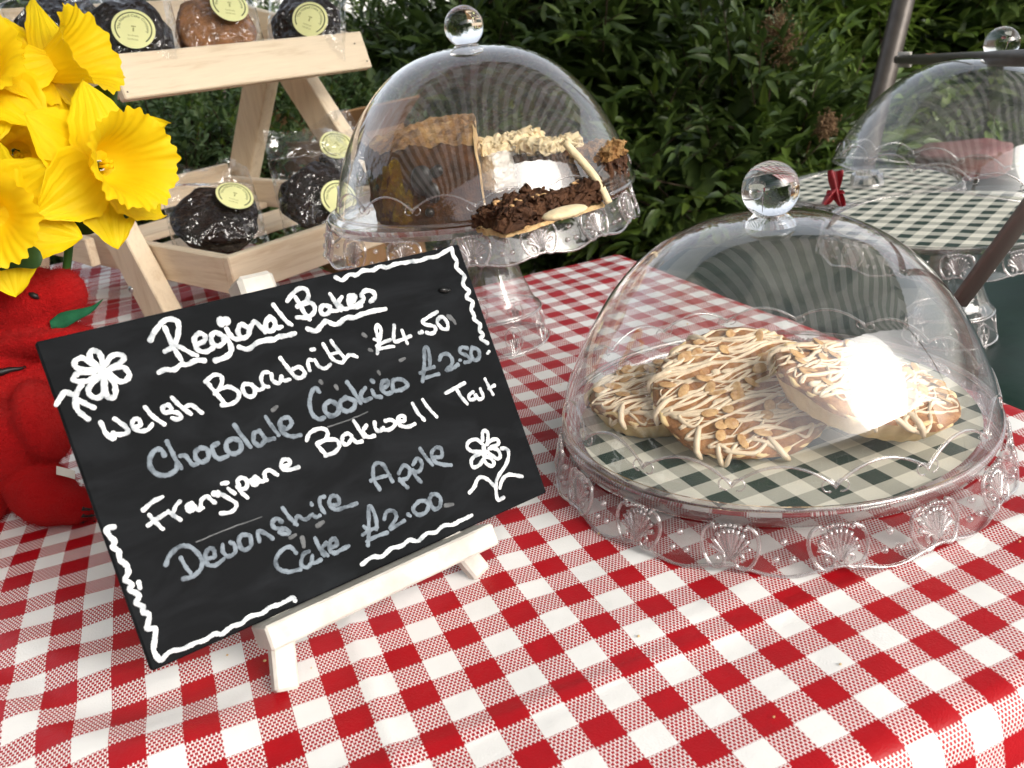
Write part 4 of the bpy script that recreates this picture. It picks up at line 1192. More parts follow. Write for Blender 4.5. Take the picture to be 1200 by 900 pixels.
def topbag(px, y, dz): 
    p = rk_at(px, 50, y); return rk(p[0], y, zf0 + (zf1 - zf0) * (p[0] - tx0) / (tx1 - tx0) - 0.012 + (y - 0.13) * SL + dz)
make_bag('bag of very dark cookies on the upper tier, leftmost of the labelled three', bag_xf(topbag(146, 0.152, 0.0), 26, R(-26), R(-3)), 0.118, 0.135, 0.024, 12, 'cookie', (0.18, -0.28), R(-14))
make_bag('bag of golden brown cookies on the upper tier, between two dark bags', bag_xf(topbag(258, 0.155, 0.0), 24, R(-18), R(-5)), 0.112, 0.130, 0.024, 14, 'cookie_brown', (0.30, 0.10), R(-10))
make_bag('bag of dark cookies on the upper tier, at its right end', bag_xf(topbag(355, 0.155, 0.0), 26, R(-46), R(-8)), 0.105, 0.130, 0.022, 17, 'cookie', (0.20, -0.30), R(-20))
make_bag('bag of dark cookies lying behind on the upper tier, above the daffodils', bag_xf(topbag(96, 0.255, 0.0), 30, R(-10), R(8)), 0.115, 0.130, 0.022, 21, 'cookie', (0.1, -0.7), R(0))

# ================================================================== DAFFODILS
t = NT('daffodil_petal'); f = t.noise(t.obj((1, 1, 1)), 60.0, 3.0)
cc = t.mix(f, (0.90, 0.64, 0.004), (0.94, 0.76, 0.010))
pb_ = t.bsdf(cc, 0.6, 0.25, t.bump(t.noise(t.obj(), 700.0, 2.0), 0.15, 0.0004)); tl = t.n('ShaderNodeBsdfTranslucent'); t.link(cc, tl.inputs[0])
M['petal'] = t.end(t.mixsh(0.40, pb_, tl.outputs[0]))
t = NT('daffodil_trumpet'); f = t.noise(t.obj(), 45.0, 3.0)
cc = t.mix(f, (0.90, 0.58, 0.004), (0.94, 0.73, 0.010))
pb_ = t.bsdf(cc, 0.6, 0.25); tl = t.n('ShaderNodeBsdfTranslucent'); t.link(cc, tl.inputs[0])
M['trumpet'] = t.end(t.mixsh(0.36, pb_, tl.outputs[0]))
M['leaf_cloth'] = simple('dark_green_fabric_leaf', (0.016, 0.050, 0.012), 0.6, 0.3, 0, 40, 0.3, 0.2, 300)
M['stem'] = simple('green_wire_stem', (0.03, 0.10, 0.02), 0.5, 0.3)
BASE = np.array([-0.215, 0.335, 0.0])
def make_daffodil(label, pos, axis, size, seed, spin=0.0, tl_len=0.62, leaves=()):
    o = empty('daffodil', BASE, (0, 0, 0), label, 'daffodil', 'fabric daffodils in the bunch'); rg = random.Random(seed)
    pos = np.asarray(pos) - BASE; ax = np.asarray(axis, float); ax /= np.linalg.norm(ax); x_, y_, _ = orth(ax)
    def W3(a, b, c): return pos + x_ * a + y_ * b + ax * c
    Lp = size
    for k in range(6):
        th = spin + k * math.pi / 3 + rg.uniform(-.1, .1); dirv = (math.cos(th), math.sin(th)); tw = rg.uniform(-.35, .35); curl = rg.uniform(-0.10, 0.30) + (0.10 if k % 2 else 0.0); bend = rg.uniform(-.1, .1)
        def fn(a, b):
            s = b; wdt = Lp * 0.40 * (math.sin(math.pi * min(1, s ** 0.72 * 0.97 + 0.03)) ** 0.75) + Lp * 0.035 * (1 - s)
            e = (2 * a - 1); r_ = Lp * (0.06 + 0.94 * s)
            c = Lp * (0.16 * s - curl * s * s + 0.10 * e * e * math.sin(s * 3.0) * (1 if k % 2 else -0.4) + tw * 0.22 * e * s + 0.012 * math.sin(9 * s + 4 * e + k) + 0.007 * math.sin(17 * e + k + 2 * s) * math.sin(3.14 * s) + 0.004 * math.sin(41 * e + 3 * k) * math.sin(3.14 * s)) + (0.0025 if k % 2 else 0)
            t_ = e * wdt * (1 + 0.035 * math.sin(23 * s + seed + k) + 0.02 * math.sin(51 * s + 2 * k)) + bend * Lp * s * s
            return W3(dirv[0] * r_ - dirv[1] * t_, dirv[1] * r_ + dirv[0] * t_, c)
        mb = MB(); mb.grid(fn, 40, 24); p_ = mb.build('petal', M['petal'], o)
    TL = size * tl_len; mb = MB()
    prof = [(0.11, 0.0), (0.18, 0.08), (0.24, 0.24), (0.29, 0.44), (0.34, 0.62), (0.40, 0.78), (0.475, 0.90), (0.54, 0.965), (0.57, 0.985)]
    n_ = 180; V = []
    for i, (r_, z) in enumerate(prof):
        fr = max(0, (i - 3) / (len(prof) - 4)) ** 1.5
        for k in range(n_):
            a = 2 * math.pi * k / n_; q = r_ * size * (1 + fr * (0.025 * math.sin(5 * a + seed) + 0.028 * math.sin(13 * a + 2 * seed) + 0.035 * math.sin(29 * a)) + 0.012 * math.sin(24 * a) * (i > 2))
            V.append(W3(q * math.cos(a), q * math.sin(a), size * 0.02 + z * TL + fr * size * 0.025 * math.sin(11 * a + seed)))
    F = [(i * n_ + k, i * n_ + (k + 1) % n_, (i + 1) * n_ + (k + 1) % n_, (i + 1) * n_ + k) for i in range(len(prof) - 1) for k in range(n_)]
    mb.v = V; mb.f = F; mb.build('trumpet', M['trumpet'], o)
    mb = MB()
    for k in range(4):
        a = k * 1.57 + seed; q0 = W3(0.02 * size * math.cos(a), 0.02 * size * math.sin(a), 0); q1 = W3(0.04 * size * math.cos(a), 0.04 * size * math.sin(a), TL * 0.3); mb.tube([q0, (q0 + q1) / 2, q1], [0.0012, 0.001, 0.0018], 6)
    mb.build('stamens', M['petal'], o)
    back = W3(0, 0, -size * 0.45)
    MB().tube(cat([W3(0, 0, 0.002), W3(0, 0, -size * 0.2), back, back * 0.6 + np.array([0, 0, -0.01]), np.array([0.0, 0.0, 0.0])], 8), 0.0030, 8).build('stem', M['stem'], o)
    for (p1, p2, p3, wl) in leaves:
        P = cat([np.asarray(p) - BASE for p in (p1, p2, p3)], 10); n2 = len(P) - 1
        side = np.cross(P[-1] - P[0], FWD); side /= np.linalg.norm(side)
        def fl(a, b):
            i = min(n2 - 1, int(b * n2)); q = P[i] + (P[i + 1] - P[i]) * (b * n2 - i); e = 2 * a - 1
            wdt = wl * (min(1, (b * 5 + 0.25)) ** 0.5) * (1 - max(0, (b - 0.72) / 0.28) ** 2.4) ** 0.5 if b < 1 else 0.0005
            return q + side * e * wdt - FWD * 0.25 * wdt * (1 - e * e)
        mb = MB(); mb.grid(fl, 6, 24); mb.build('leaf', M['leaf_cloth'], o)
    return o
TO = -FWD
def ax(r, u, c): return RIGHT * r + UPV * u + TO * c
make_daffodil('yellow daffodil facing right with a wide open trumpet, lowest on the right of the bunch', deep(116, 194, 0.625), ax(0.80, -0.04, 0.52), 0.058, 2, 0.30, 0.72,
    [(deep(100, 200, .645), deep(125, 235, .645), deep(152, 254, .640), 0.0095), (deep(60, 225, .66), deep(85, 252, .655), deep(119, 266, .65), 0.0105)])
make_daffodil('yellow daffodil seen from the side, topmost of the bunch against the rack', deep(52, 84, 0.655), ax(0.86, 0.30, 0.18), 0.056, 5, 0.10, 0.75,
    [(deep(70, 130, .68), deep(105, 122, .675), deep(138, 108, .67), 0.0110)])
make_daffodil('yellow daffodil facing the viewer, lowest on the left above the red toy', deep(-8, 252, 0.600), ax(0.32, -0.22, 0.80), 0.055, 8, 0.5, 0.62,
    [(deep(-10, 306, .606), deep(20, 300, .604), deep(50, 303, .602), 0.0080)])
make_daffodil('yellow daffodil cut by the left edge, highest on the left of the bunch', deep(-22, 92, 0.615), ax(0.30, 0.20, 0.80), 0.054, 11, 0.2, 0.6,
    [(deep(10, 150, .66), deep(35, 145, .66), deep(62, 138, .66), 0.0085)])
make_daffodil('yellow daffodil with a deep orange throat, in the middle of the bunch behind the others', deep(18, 178, 0.660), ax(0.52, -0.45, 0.45), 0.052, 14, 0.0, 0.55,
    [(deep(30, 170, .68), deep(50, 150, .68), deep(68, 146, .68), 0.008)])
mb = MB(); mb.revolve([(0.0005, 0), (0.022, 0), (0.026, 0.002), (0.031, 0.045), (0.033, 0.047), (0.033, 0.05), (0.029, 0.05), (0.026, 0.006), (0.0005, 0.005)], 32)
pot = mb.build('flower_pot', simple('dark_glazed_pot', (0.02, 0.02, 0.02), 0.3)); pot.location = tuple(map(float, BASE)); tag(pot, 'small dark pot holding the daffodils, behind the red toy', 'flower pot')

# ================================================================== RED PLUSH DRAGON
t = NT('red_plush'); co = t.obj(); f = t.noise(co, 420.0, 4.0, 0.75); f2 = t.noise(co, 26.0, 4.0)
cc = t.mix(f2, (0.30, 0.004, 0.006), (0.44, 0.010, 0.010))
M['plush'] = t.end(t.bsdf(cc, 0.95, 0.1, t.bump(t.math('ADD', f, f2), 0.9, 0.004), 0.0, **{'Sheen Weight': 0.06, 'Sheen Roughness': 0.4, 'Sheen Tint': (1.0, 0.35, 0.3, 1)}))
M['felt'] = simple('green_felt', (0.012, 0.075, 0.035), 0.95, 0.1, 0, 90, 0.3, 0.5, 500)
M['black_thread'] = simple('black_thread', (0.006, 0.005, 0.005), 0.5, 0.4)
KD = depth_of(onz(80, 612, 0.0)) + 0.012
def el(px, py, rx, ry, dz=0.0, rzf=0.8, ang=0.0):
    s = KD / FPX; c_ = deep(px, py, KD + dz); ca, sa = math.cos(R(ang)), math.sin(R(ang))
    Rm = np.array([RIGHT * ca + UPV * sa, -RIGHT * sa + UPV * ca, FWD]).T
    return c_, (rx * s, ry * s, max(rx, ry) * s * rzf), Rm
mb = MB()
for q in ((28, 352, 66, 42, 0.0, 0.7, -6), (72, 346, 28, 31, -0.004, 0.9, 0), (-30, 375, 70, 62, 0.004, .7), (50, 402, 64, 19, 0.002, 0.75, 9), (-8, 420, 55, 42, 0.004, .8), (15, 500, 64, 72, 0.004, .7), (-25, 520, 70, 85, 0.012, .7), (40, 470, 50, 55, 0.012, .7, -20),
          (48, 575, 48, 36, -0.012, .8, -38), (84, 592, 28, 23, -0.016, .9, 0), (50, 492, 26, 50, -0.020, .9, 20), (8, 520, 40, 52, -0.022, .8, -10), (-55, 590, 60, 45, 0.0, .7)):
    c_, r_, Rm = el(*q); mb.ball(c_, r_, Rm, 28, 18)
tmp = mb.build('tmp', M['plush'])
md = tmp.modifiers.new('r', 'REMESH'); md.mode = 'VOXEL'; md.voxel_size = 0.0028; md.use_smooth_shade = True
md = tmp.modifiers.new('s', 'SMOOTH'); md.factor = 0.5; md.iterations = 4
me = bpy.data.meshes.new_from_object(tmp.evaluated_get(bpy.context.evaluated_depsgraph_get()))
bpy.data.objects.remove(tmp)
for v in me.vertices:
    n_ = v.normal; v.co += n_ * (0.0012 * vnoise(v.co, 55, 3) + 0.0005 * vnoise(v.co, 190, 6))
    if v.co.z < 0.001: v.co.z = 0.001
dr = bpy.data.objects.new('plush_dragon', me); COL.objects.link(dr); me.polygons.foreach_set('use_smooth', [True] * len(me.polygons))
if not me.materials: me.materials.append(M['plush'])
tag(dr, 'red plush dragon toy with a green mouth, sitting left of the chalkboard', 'plush toy')
nv_ = len(me.vertices); vc = np.empty(nv_ * 3); me.vertices.foreach_get('co', vc); vc = vc.reshape(-1, 3)
vn_ = np.array([tuple(v.normal) for v in me.vertices])
rf = np.random.default_rng(31); ids = rf.integers(0, nv_, 52000)
pb3 = vc[ids] + rf.normal(size=(len(ids), 3)) * 0.0009; dr_ = vn_[ids] + rf.normal(size=(len(ids), 3)) * 0.55 + np.array([0, 0, -0.25]); dr_ /= np.linalg.norm(dr_, axis=1)[:, None]
sd_ = np.cross(dr_, rf.normal(size=(len(ids), 3))); sd_ /= np.linalg.norm(sd_, axis=1)[:, None]
ln_ = rf.uniform(0.0014, 0.0028, len(ids))[:, None]
Vf = np.stack([pb3 - sd_ * 0.00016 - dr_ * 0.0004, pb3 + sd_ * 0.00016 - dr_ * 0.0004, pb3 + dr_ * ln_], 1).reshape(-1, 3); Vf[:, 2] = np.maximum(Vf[:, 2], 0.0005)
mb = MB(); mb.v = Vf.tolist(); mb.f = [(3 * i, 3 * i + 1, 3 * i + 2) for i in range(len(ids))]
fz = mb.build('fuzz', M['plush'], dr, False); fz['kind'] = 'stuff'
def surf(px, py, lift=0.0008):
    hit = None; d = Vector(ray(px, py)).normalized()
    bv = surf.bvh
    loc, nor, _, _ = bv.ray_cast(Vector([float(q) for q in CAM]), d)
    return (np.array(loc) + np.array(nor) * lift, np.array(nor)) if loc is not None else (deep(px, py, KD), -FWD)
from mathutils.bvhtree import BVHTree
bm_ = bmesh.new(); bm_.from_mesh(me); surf.bvh = BVHTree.FromBMesh(bm_); bm_.free()
mb = MB(); P = [surf(x, y)[0] for x, y in ((34, 344), (38, 345.5), (42, 347.5), (46, 350))]; mb.tube(P, [0.0008, 0.0021, 0.0022, 0.0008], 8); mb.build('eye', M['black_thread'], dr)
mb = MB(); P = [surf(x, y, 0.0004)[0] for x, y in ((-8, 436), (2, 436), (12, 433), (22, 432), (30, 430))]; mb.tube(P, [0.003, 0.0028, 0.002, 0.0015, 0.001], 8); mb.build('collar', M['black_thread'], dr)
mb = MB(); 
for yy in (596, 604, 611):
    P = [surf(96, yy, -0.0005)[0], surf(104, yy + 1, -0.0005)[0], deep(111, yy, KD - 0.016)]; mb.tube(cat(P, 3), [0.0018, 0.0016, 0.0014, 0.0012, 0.001, 0.0008, 0.0006][:len(cat(P, 3))], 8)
mb.build('claws', M['black_thread'], dr)
mb = MB()
edge = cat([(58, 376, 0), (72, 366, 0), (92, 362, 0), (108, 358, 0), (121, 350, 0)], 5); edge2 = cat([(60, 386, 0), (76, 384, 0), (92, 375, 0), (108, 366, 0), (121, 351, 0)], 5)
n_ = len(edge) - 1
for s in (1, -1):
    mb.grid((lambda a, b: deep(*(np.array(edge[int(round(a * n_))]) * (1 - b) + np.array(edge2[int(round(a * n_))]) * b)[:2], KD - 0.018 - s * 0.0022 * math.sin(b * 3.1416) ** 0.5 * (1 - a ** 3) + 0.012 * a)) , n_, 8)
mb.build('mouth_flap', M['felt'], dr)
q0 = deep(66, 546, KD - 0.03); q1 = deep(88, 552, KD - 0.024)
MB().grid(lambda a, b: q0 + (q1 - q0) * a - UPV * 0.006 * b + FWD * 0.001 * math.sin(a * 3), 6, 3).build('care_tag', M['white_wood'], dr)

# ================================================================== METAL STALL FRAME
fr = empty('metal_stand', deep(1045, 55, 1.72) * np.array([1, 1, 0]) + np.array([0, 0, GZ]), label='bronze metal stall frame with a leaning post, a crossbar and a slanting brace', cat_='stall frame')
FO = np.array(fr.location)
pt, pb2 = deep(1066, -30, 1.72), deep(1028, 128, 1.72); dd = (pb2 - pt) / (pb2 - pt)[2]
ptop = pt - dd * (pt[2] - 1.25) * 1.0; ptop = pt + dd * (1.20 - pt[2]); pbot = pt + dd * (GZ - pt[2])
MB().tube([ptop - FO, pbot - FO], 0.0205, 20).build('post', M['pole'], fr)
q0, q1 = deep(1052, 70, 1.66), deep(1330, 66, 0.56)
MB().beam(q0 - FO, q1 - FO, 0.0145, 0.0145, (0, 0, 1), 0.004).build('crossbar', M['pole'], fr)
o_ = MB().box(deep(1060, 70, 1.60) - FO, (0.007, 0.03, 0.026), None, 0.002).build('clip', M['white_wood'], fr)
o_ = MB().box(deep(1088, 69, 1.45) - FO, (0.018, 0.012, 0.020), np.array([RIGHT, UPV, FWD]).T, 0.004).build('bracket', simple('orange_plastic', (0.55, 0.09, 0.04), 0.4), fr)
b0 = deep(1122, 357, 0.80); b1 = deep(1338, 66, 0.575)
MB().beam(b0 - FO, b1 - FO, 0.0160, 0.007, FWD, 0.0015).build('brace', simple('grey_brown_metal', (0.17, 0.15, 0.135), 0.5, 0.5, 0.2), fr)

# red ribbon on the crooked dome's left edge
M['ribbon'] = simple('red_ribbon', (0.24, 0.008, 0.015), 0.45, 0.5, 0, 60, 0.2)
rb0 = deep(979, 222, 1.06); mb = MB()
for (dx, dy, w0, w1) in ((0, -22, 0.006, 0.010), (-12, 18, 0.008, 0.005), (8, 20, 0.008, 0.004), (0, 6, 0.010, 0.011)):
    p1 = deep(979 + dx, 222 + dy, 1.06)
    mb.grid(lambda a, b: rb0 + (p1 - rb0) * b + RIGHT * (2 * a - 1) * (w0 + (w1 - w0) * b) * 0.9 + FWD * 0.004 * math.sin(a * 9 + b * 3), 8, 8)
tag(mb.build('ribbon', M['ribbon']), 'red ribbon tied at the left edge of the crooked dome', 'ribbon')

# pink iced cake behind the crooked dome
pc = empty('pink_cake', tuple(map(float, onz(1128, 180, GT + 0.03))), (0, 0, 0), 'pink iced cake on a white board, seen through the crooked dome', 'cake')
MB().revolve([(0.0005, -0.05), (0.11, -0.05), (0.11, -0.046), (0.0005, -0.046)], 48).build('board', M['sugar'], pc)
mb = MB(); mb.revolve([(0.0005, -0.0455), (0.088, -0.0455), (0.090, -0.02), (0.089, 0.006), (0.086, 0.010)], 48, mod=lambda r, z, a, i: (r * (1 + .02 * math.sin(7 * a)), z)); mb.build('sponge', simple('pink_brown_sponge', (0.16, 0.06, 0.05), 0.8, 0.2, 0, 60, 0.3, 0.6, 100, 0.003), pc)
mb = MB(); mb.revolve([(0.0905, 0.004), (0.092, 0.008), (0.088, 0.013), (0.04, 0.015), (0.0005, 0.015)], 48, mod=lambda r, z, a, i: (r * (1 + .03 * math.sin(9 * a)), z + 0.002 * math.sin(5 * a) * (i < 3))); mb.build('icing', simple('pink_icing', (0.20, 0.075, 0.075), 0.5, 0.4, 0, 40, 0.15), pc)

# cardboard box on the ground behind the rack
M['card'] = simple('brown_cardboard', (0.30, 0.175, 0.085), 0.85, 0.1, 0, 14, 0.12, 0.1, 120)
cbp = deep(392, 190, 1.85); cb = empty('cardboard_box', (cbp[0], cbp[1], GZ), (0, 0, R(24)), 'open brown cardboard box standing behind the pine rack', 'box')
hz = cbp[2] - GZ + 0.06
mb = MB()
for (x, y, sx, sy) in ((0, -0.12, 0.20, 0.004), (0, 0.12, 0.20, 0.004), (-0.10, 0, 0.004, 0.236), (0.10, 0, 0.004, 0.236)): mb.box((x, y, hz / 2), (sx, sy, hz), None, 0.0008)
mb.build('sides', M['card'], cb, False)
for (p0, p1) in (((0, -0.123, hz), (0, -0.19, hz + 0.05)), ((0, 0.123, hz), (0, 0.17, hz + 0.05))): MB().beam(p0, p1, 0.004, 0.19, (1, 0, 0), 0.0008).build('flap', M['card'], cb, False)
# ================================================================== HEDGE, SHRUBS, FENCE
def leaf_mat(name, lo, mid, hi, rough=0.38, trans=0.25):
    t = NT(name); geo = t.n('ShaderNodeNewGeometry')
    c = t.ramp(geo.outputs['Random Per Island'], (0.0, lo), (0.55, mid), (1.0, hi))
    b = t.bsdf(c, rough, 0.5); tl = t.n('ShaderNodeBsdfTranslucent'); t.link(c, tl.inputs[0])
    return t.end(t.mixsh(trans, b, tl.outputs[0]))
M['leaf_dark'] = leaf_mat('laurel_leaf', (0.040, 0.070, 0.017), (0.074, 0.122, 0.028), (0.13, 0.19, 0.042))
M['leaf_bright'] = leaf_mat('young_leaf', (0.065, 0.115, 0.018), (0.11, 0.18, 0.026), (0.17, 0.24, 0.04))
M['leaf_box'] = leaf_mat('small_box_leaf', (0.060, 0.115, 0.035), (0.095, 0.16, 0.05), (0.14, 0.20, 0.07), 0.5)
M['twig'] = simple('brown_twig', (0.06, 0.042, 0.028), 0.8, 0.2)
M['panicle'] = leaf_mat('dry_flower_head', (0.14, 0.075, 0.036), (0.24, 0.14, 0.07), (0.34, 0.22, 0.11), 0.8, 0.1)
def leaves(P, D, Nn, L, Wd, fold_=0.25, droop=0.15):
    """many lanceolate leaves at once: P bases, D directions, Nn normals"""
    P, D, Nn = map(np.asarray, (P, D, Nn)); S = np.cross(D, Nn); S /= np.linalg.norm(S, axis=1)[:, None] + 1e-9; Nn = np.cross(S, D)
    L = L[:, None]; Wd = Wd[:, None]
    def pt(s, w_, up): return P + D * L * s + S * Wd * w_ + Nn * (Wd * up - L * droop * s * s)
    pts = [pt(0, 0, 0), pt(.30, -.42, fold_), pt(.30, 0, 0), pt(.30, .42, fold_), pt(.64, -.34, fold_ * .8), pt(.64, 0, 0), pt(.64, .34, fold_ * .8), pt(1, 0, 0)]
    V = np.stack(pts, 1).reshape(-1, 3); n = len(P); b = (np.arange(n) * 8)[:, None]
    T = [(0, 2, 1), (0, 3, 2), (4, 5, 7), (5, 6, 7)]; Q = [(1, 2, 5, 4), (2, 3, 6, 5)]
    F = [tuple(r) for t_ in T for r in (b + np.array(t_)).tolist()] + [tuple(r) for q in Q for r in (b + np.array(q)).tolist()]
    return V, F
def fast(name, V, F, mat, parent=None):
    me = bpy.data.meshes.new(name); me.from_pydata(np.asarray(V).tolist(), [], F); me.materials.append(mat); me.polygons.foreach_set('use_smooth', [True] * len(me.polygons)); me.update()
    o = bpy.data.objects.new(name, me); COL.objects.link(o)
    if parent is not None: o.parent = parent
    return o
def shrub(name, label, c, rad, nsprig, L, Wd, mat, seed, pin=7, cat_='shrub', group=None, inner=0.45, up=0.35, core=True, young=0.16):
    rg = np.random.default_rng(seed); c = np.asarray(c, float); rad = np.asarray(rad, float)
    base = np.array([c[0], c[1], GZ]); o = empty(name, base, (0, 0, 0), label, cat_, group)
    u = rg.normal(size=(nsprig, 3)); u /= np.linalg.norm(u, axis=1)[:, None]
    u[:, 1] = np.where(rg.random(nsprig) < 0.75, -np.abs(u[:, 1]), u[:, 1])      # most sprigs on the stall's side
    q = inner + (1 - inner) * rg.random(nsprig) ** 0.6
    lump = 1 + 0.16 * np.sin(u[:, 0] * 5 + seed) * np.sin(u[:, 2] * 6 + seed * 2) + 0.10 * np.sin(u[:, 0] * 13 + 1) * np.cos(u[:, 2] * 11)
    P0 = c + u * rad * (q * lump)[:, None]
    P0[:, 2] = np.maximum(P0[:, 2], GZ + 0.03)
    d = u * 0.9 + rg.normal(size=(nsprig, 3)) * 0.55 + np.array([0, -0.15, up]); d /= np.linalg.norm(d, axis=1)[:, None]
    P, D, Nn, LL, WW = [], [], [], [], []; tw = MB()
    for i in range(nsprig):
        x, y, z = orth(d[i]); SLn = L * rg.uniform(1.3, 2.4)
        for k in range(pin):
            s = (k + 0.6) / pin; a = (k % 2) * math.pi + rg.normal() * 0.5; sd = x * math.cos(a) + y * math.sin(a)
            dv = z * (0.55 + 0.5 * s) + sd * (1.0 - 0.55 * s) + rg.normal(size=3) * 0.18; dv /= np.linalg.norm(dv)
            if k == pin - 1: dv = z
            nv = np.array([0, -0.25, 1.0]) + rg.normal(size=3) * 0.35
            P.append(P0[i] + z * SLn * s); D.append(dv); Nn.append(nv); l = L * rg.uniform(0.65, 1.15); LL.append(l); WW.append(Wd * l / L * rg.uniform(0.85, 1.15))
        if i % 3 == 0: tw.tube([P0[i] - d[i] * L * 1.5 - base, P0[i] + z * SLn - base], [0.0022, 0.0010], 5)
    P, D, Nn, LL, WW = map(np.array, (P, D, Nn, LL, WW)); yg = np.repeat(rg.random(nsprig) < young, pin)
    for sel, nm_, mt_ in ((~yg, 'foliage', mat), (yg, 'young_foliage', M['leaf_bright'])):
        if sel.any(): V, F = leaves(P[sel], D[sel], Nn[sel], LL[sel], WW[sel]); fast(nm_, V - base, F, mt_, o)
    for k in range(5):
        p = base * 0 + np.array([rg.uniform(-.4, .4) * rad[0], rg.uniform(-.3, .3) * rad[1], 0]); tt = (c - base) + rg.normal(size=3) * rad * 0.35
        tw.tube([p + np.array([0, 0, 0.004]), np.array([0.001 * k, 0, 0.004])], 0.006, 6)
        tw.tube(cat([p, p * 0.6 + tt * 0.4 + rg.normal(size=3) * 0.03, tt], 5), 0.008, 6)
    tw.build('stems', M['twig'], o)
    if core:      # the dense inner growth of the shrub
        n2 = nsprig; u2 = rg.normal(size=(n2, 3)); u2 /= np.linalg.norm(u2, axis=1)[:, None]
        P2 = c + u2 * rad * (0.62 * rg.random(n2) ** 0.33)[:, None]; P2[:, 2] = np.maximum(P2[:, 2], GZ + 0.02)
        d2 = rg.normal(size=(n2, 3)); d2 /= np.linalg.norm(d2, axis=1)[:, None]; n3 = rg.normal(size=(n2, 3))
        V, F = leaves(P2, d2, n3, np.full(n2, L * 2.6), np.full(n2, Wd * 5.5)); fast('inner_foliage', V - base, F, mat, o)
    return o
def at(px, py, k, dz=0.0): return deep(px, py, k) + np.array([0, 0, dz])
shrub('laurel_shrub', 'broad dark evergreen shrub with pointed leaves, behind the cut cake', at(690, 120, 2.45), (0.62, 0.38, 0.62), 900, 0.072, 0.026, M['leaf_dark'], 3, 7)
shrub('nandina_shrub', 'bright green shrub with feathery leaves, left of the leaning post', at(930, 45, 2.75), (0.50, 0.40, 0.62), 760, 0.078, 0.024, M['leaf_bright'], 5, 9)
shrub('laurel_shrub', 'dark glossy shrub to the right of the leaning post', at(1190, 70, 2.75), (0.62, 0.40, 0.66), 700, 0.066, 0.032, M['leaf_dark'], 9, 6)
shrub('nandina_shrub', 'dark feathery shrub under the white fence, behind the rack top', at(450, 112, 2.75), (0.42, 0.36, 0.25), 560, 0.050, 0.014, M['leaf_dark'], 12, 9)
shrub('laurel_shrub', 'tall dark shrub at the back, behind the other shrubs', at(930, -20, 3.5), (1.45, 0.35, 0.95), 1100, 0.085, 0.035, M['leaf_dark'], 15, 6, inner=0.2)
shrub('box_hedge', 'low clipped box hedge with tiny leaves, seen through the pine rack', np.array([at(235, 178, 2.1)[0], at(235, 178, 2.1)[1], -0.06]), (0.85, 0.50, 0.32), 8000, 0.021, 0.012, M['leaf_box'], 21, 7, 'hedge', inner=0.72, up=0.6)
shrub('box_hedge', 'dark clipped hedge further back on the left, above the low hedge', at(-10, 40, 3.2), (0.95, 0.35, 0.50), 1500, 0.034, 0.016, M['leaf_dark'], 24, 7, 'hedge', inner=0.6)
shrub('laurel_shrub', 'dark low shrub in the shade between the back stand and the right hand dome', at(850, 215, 2.25), (0.42, 0.30, 0.36), 520, 0.062, 0.022, M['leaf_dark'], 27, 7)
def panicle(px, py, k, size, label, seed):
    rg = np.random.default_rng(seed); c = deep(px, py, k); mb = MB(); base = c + np.array([0.01, 0.06, -size * 0.8])
    P = []
    for i in range(46):
        d = rg.normal(size=3); d /= np.linalg.norm(d); tip = c + d * np.array([size * 0.8, size * 0.6, size]) * rg.uniform(0.4, 1.0)
        mb.tube([base * 0.4 + c * 0.6, (c + tip) / 2 + rg.normal(size=3) * .008, tip], [0.0012, 0.0008, 0.0005], 4)
        for j in range(22): P.append(c + (tip - c) * rg.uniform(0.45, 1.15) + rg.normal(size=3) * size * 0.13)
    for p in P: mb.ball(p, rg.uniform(.0012, .0026), None, 5, 4)
    mb.tube([base - np.array([0, -0.05, 0.12]), base, c], 0.002, 5)
    return tag(mb.build('dried_panicle', M['panicle']), label, 'flower head', 'dry flower heads on the bright shrub')
panicle(912, 42, 1.98, 0.070, 'large brown dry flower head, higher on the bright green shrub', 1)
panicle(968, 146, 1.92, 0.036, 'small brown dry flower head, lower beside the crooked dome', 2)
# white picket fence at the very back
fp = empty('picket_fence', tuple(map(float, deep(405, -2, 5.2) * np.array([1, 1, 0]) + np.array([0, 0, GZ]))), (0, 0, R(-12)), 'white picket fence at the far back, above the dark shrub', 'fence')
top_z = deep(405, -30, 5.2)[2] - GZ; bot = deep(405, 11, 5.2)[2] - GZ
M['fence'] = simple('white_fence_paint', (0.78, 0.78, 0.74), 0.6)
mb = MB()
for k in range(-30, 31): mb.box((k * 0.052, 0, (top_z + bot - 0.10) / 2 + 0.0), (0.036, 0.018, top_z - bot + 0.10), None, 0.003)
mb.build('pickets', M['fence'], fp, False)
MB().box((0, 0.02, bot + 0.03), (3.2, 0.02, 0.05)).build('rail', M['fence'], fp, False)
MB().box((0, 0.02, top_z - 0.05), (3.2, 0.02, 0.05)).build('rail', M['fence'], fp, False)
for x in (-1.5, 0, 1.5): MB().box((x, 0.045, top_z / 2), (0.06, 0.03, top_z)).build('post', M['fence'], fp, False)

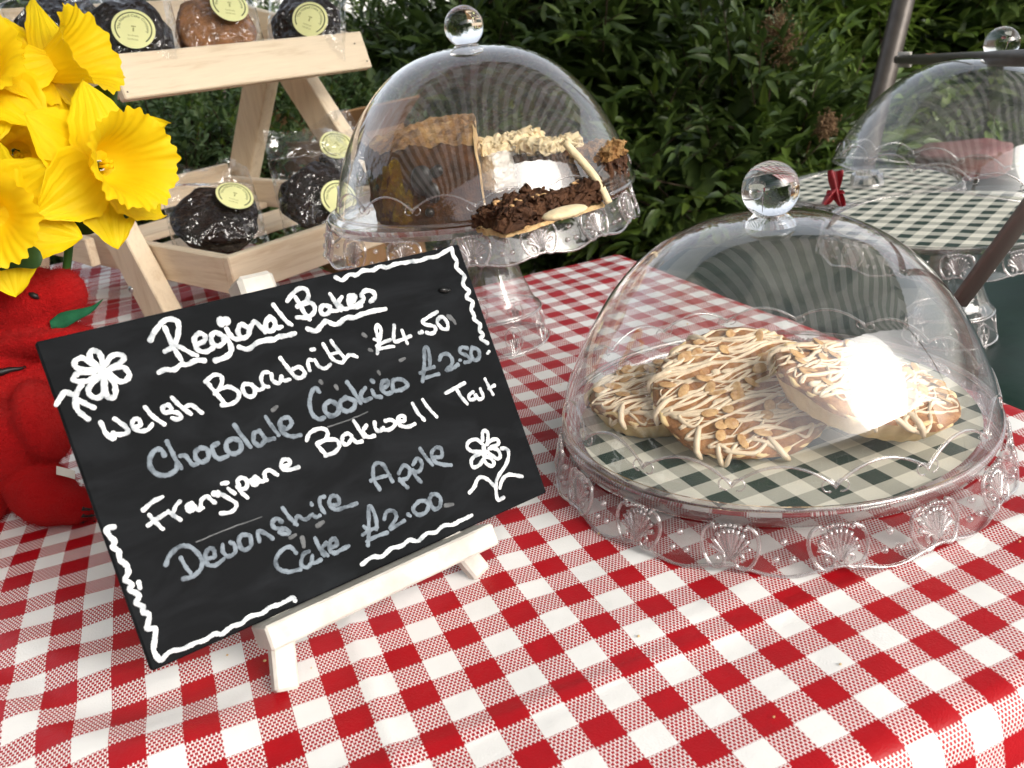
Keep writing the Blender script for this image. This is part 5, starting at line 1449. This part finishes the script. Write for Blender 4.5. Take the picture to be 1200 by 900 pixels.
# unseen brick building, added behind the viewer to darken low reflections in the domes
t = NT('brick_wall'); bt = t.n('ShaderNodeTexBrick'); t.link(t.obj((1, 1, 1)), bt.inputs[0]); bt.inputs['Scale'].default_value = 4.0
bt.inputs['Color1'].default_value = (0.16, 0.07, 0.045, 1); bt.inputs['Color2'].default_value = (0.11, 0.05, 0.035, 1); bt.inputs['Mortar'].default_value = (0.2, 0.18, 0.16, 1)
M['brick'] = t.end(t.bsdf(bt.outputs[0], 0.85, 0.2))
bb = empty('unseen_brick_building', (0, -10, GZ), (0, 0, 0), 'long brick building added out of view to darken the dome reflections', 'building')
MB().box((0, -2, 1.6), (26, 4, 3.2), None, 0.01).build('wall', M['brick'], bb, False)
mb = MB(); mb.add([(-13.3, 0.4, 3.22), (13.3, 0.4, 3.22), (13.3, -2, 4.1), (-13.3, -2, 4.1), (-13.3, -4.4, 3.22), (13.3, -4.4, 3.22)], [(0, 1, 2, 3), (3, 2, 5, 4), (0, 3, 4), (1, 5, 2), (0, 4, 5, 1)]); mb.build('roof', simple('roof_slate', (0.06, 0.06, 0.065), 0.7), bb, False)
for k in range(-5, 6):
    w1 = MB().box((k * 2.3, 0.005, 1.9), (1.1, 0.06, 1.5)).build('window', M['white_wood'], bb, False)
    MB().box((k * 2.3, 0.04, 1.9), (0.95, 0.02, 1.35)).build('pane', simple('window_glass', (0.03, 0.035, 0.04), 0.1) if k == -5 else M['pane'], w1, False)
    if k == -5: M['pane'] = bpy.data.materials['window_glass']

mb = MB(); rg = random.Random(77)
for _ in range(60):
    x, y = rg.uniform(-0.15, 0.42), rg.uniform(-0.18, 0.33); r_ = rg.uniform(.0004, .0011)
    mb.ball((x, y, cloth_z(x, y) + r_ * 0.4), (r_, r_ * 0.8, r_ * 0.7), None, 6, 4)
tag(mb.build('crumbs', M['crumb'], None, False), 'scattered tiny cake crumbs on the red gingham tablecloth', 'crumbs', None, 'stuff')

shrub('unseen_hedge', 'tall dark hedge added out of view on the left to darken the dome reflections', np.array([-4.2, 0.6, 0.9]), (0.9, 5.2, 1.9), 900, 0.26, 0.13, M['leaf_dark'], 41, 6, 'hedge', inner=0.7, young=0.0)  # unseen, added to cut the bright sky from the domes' left side
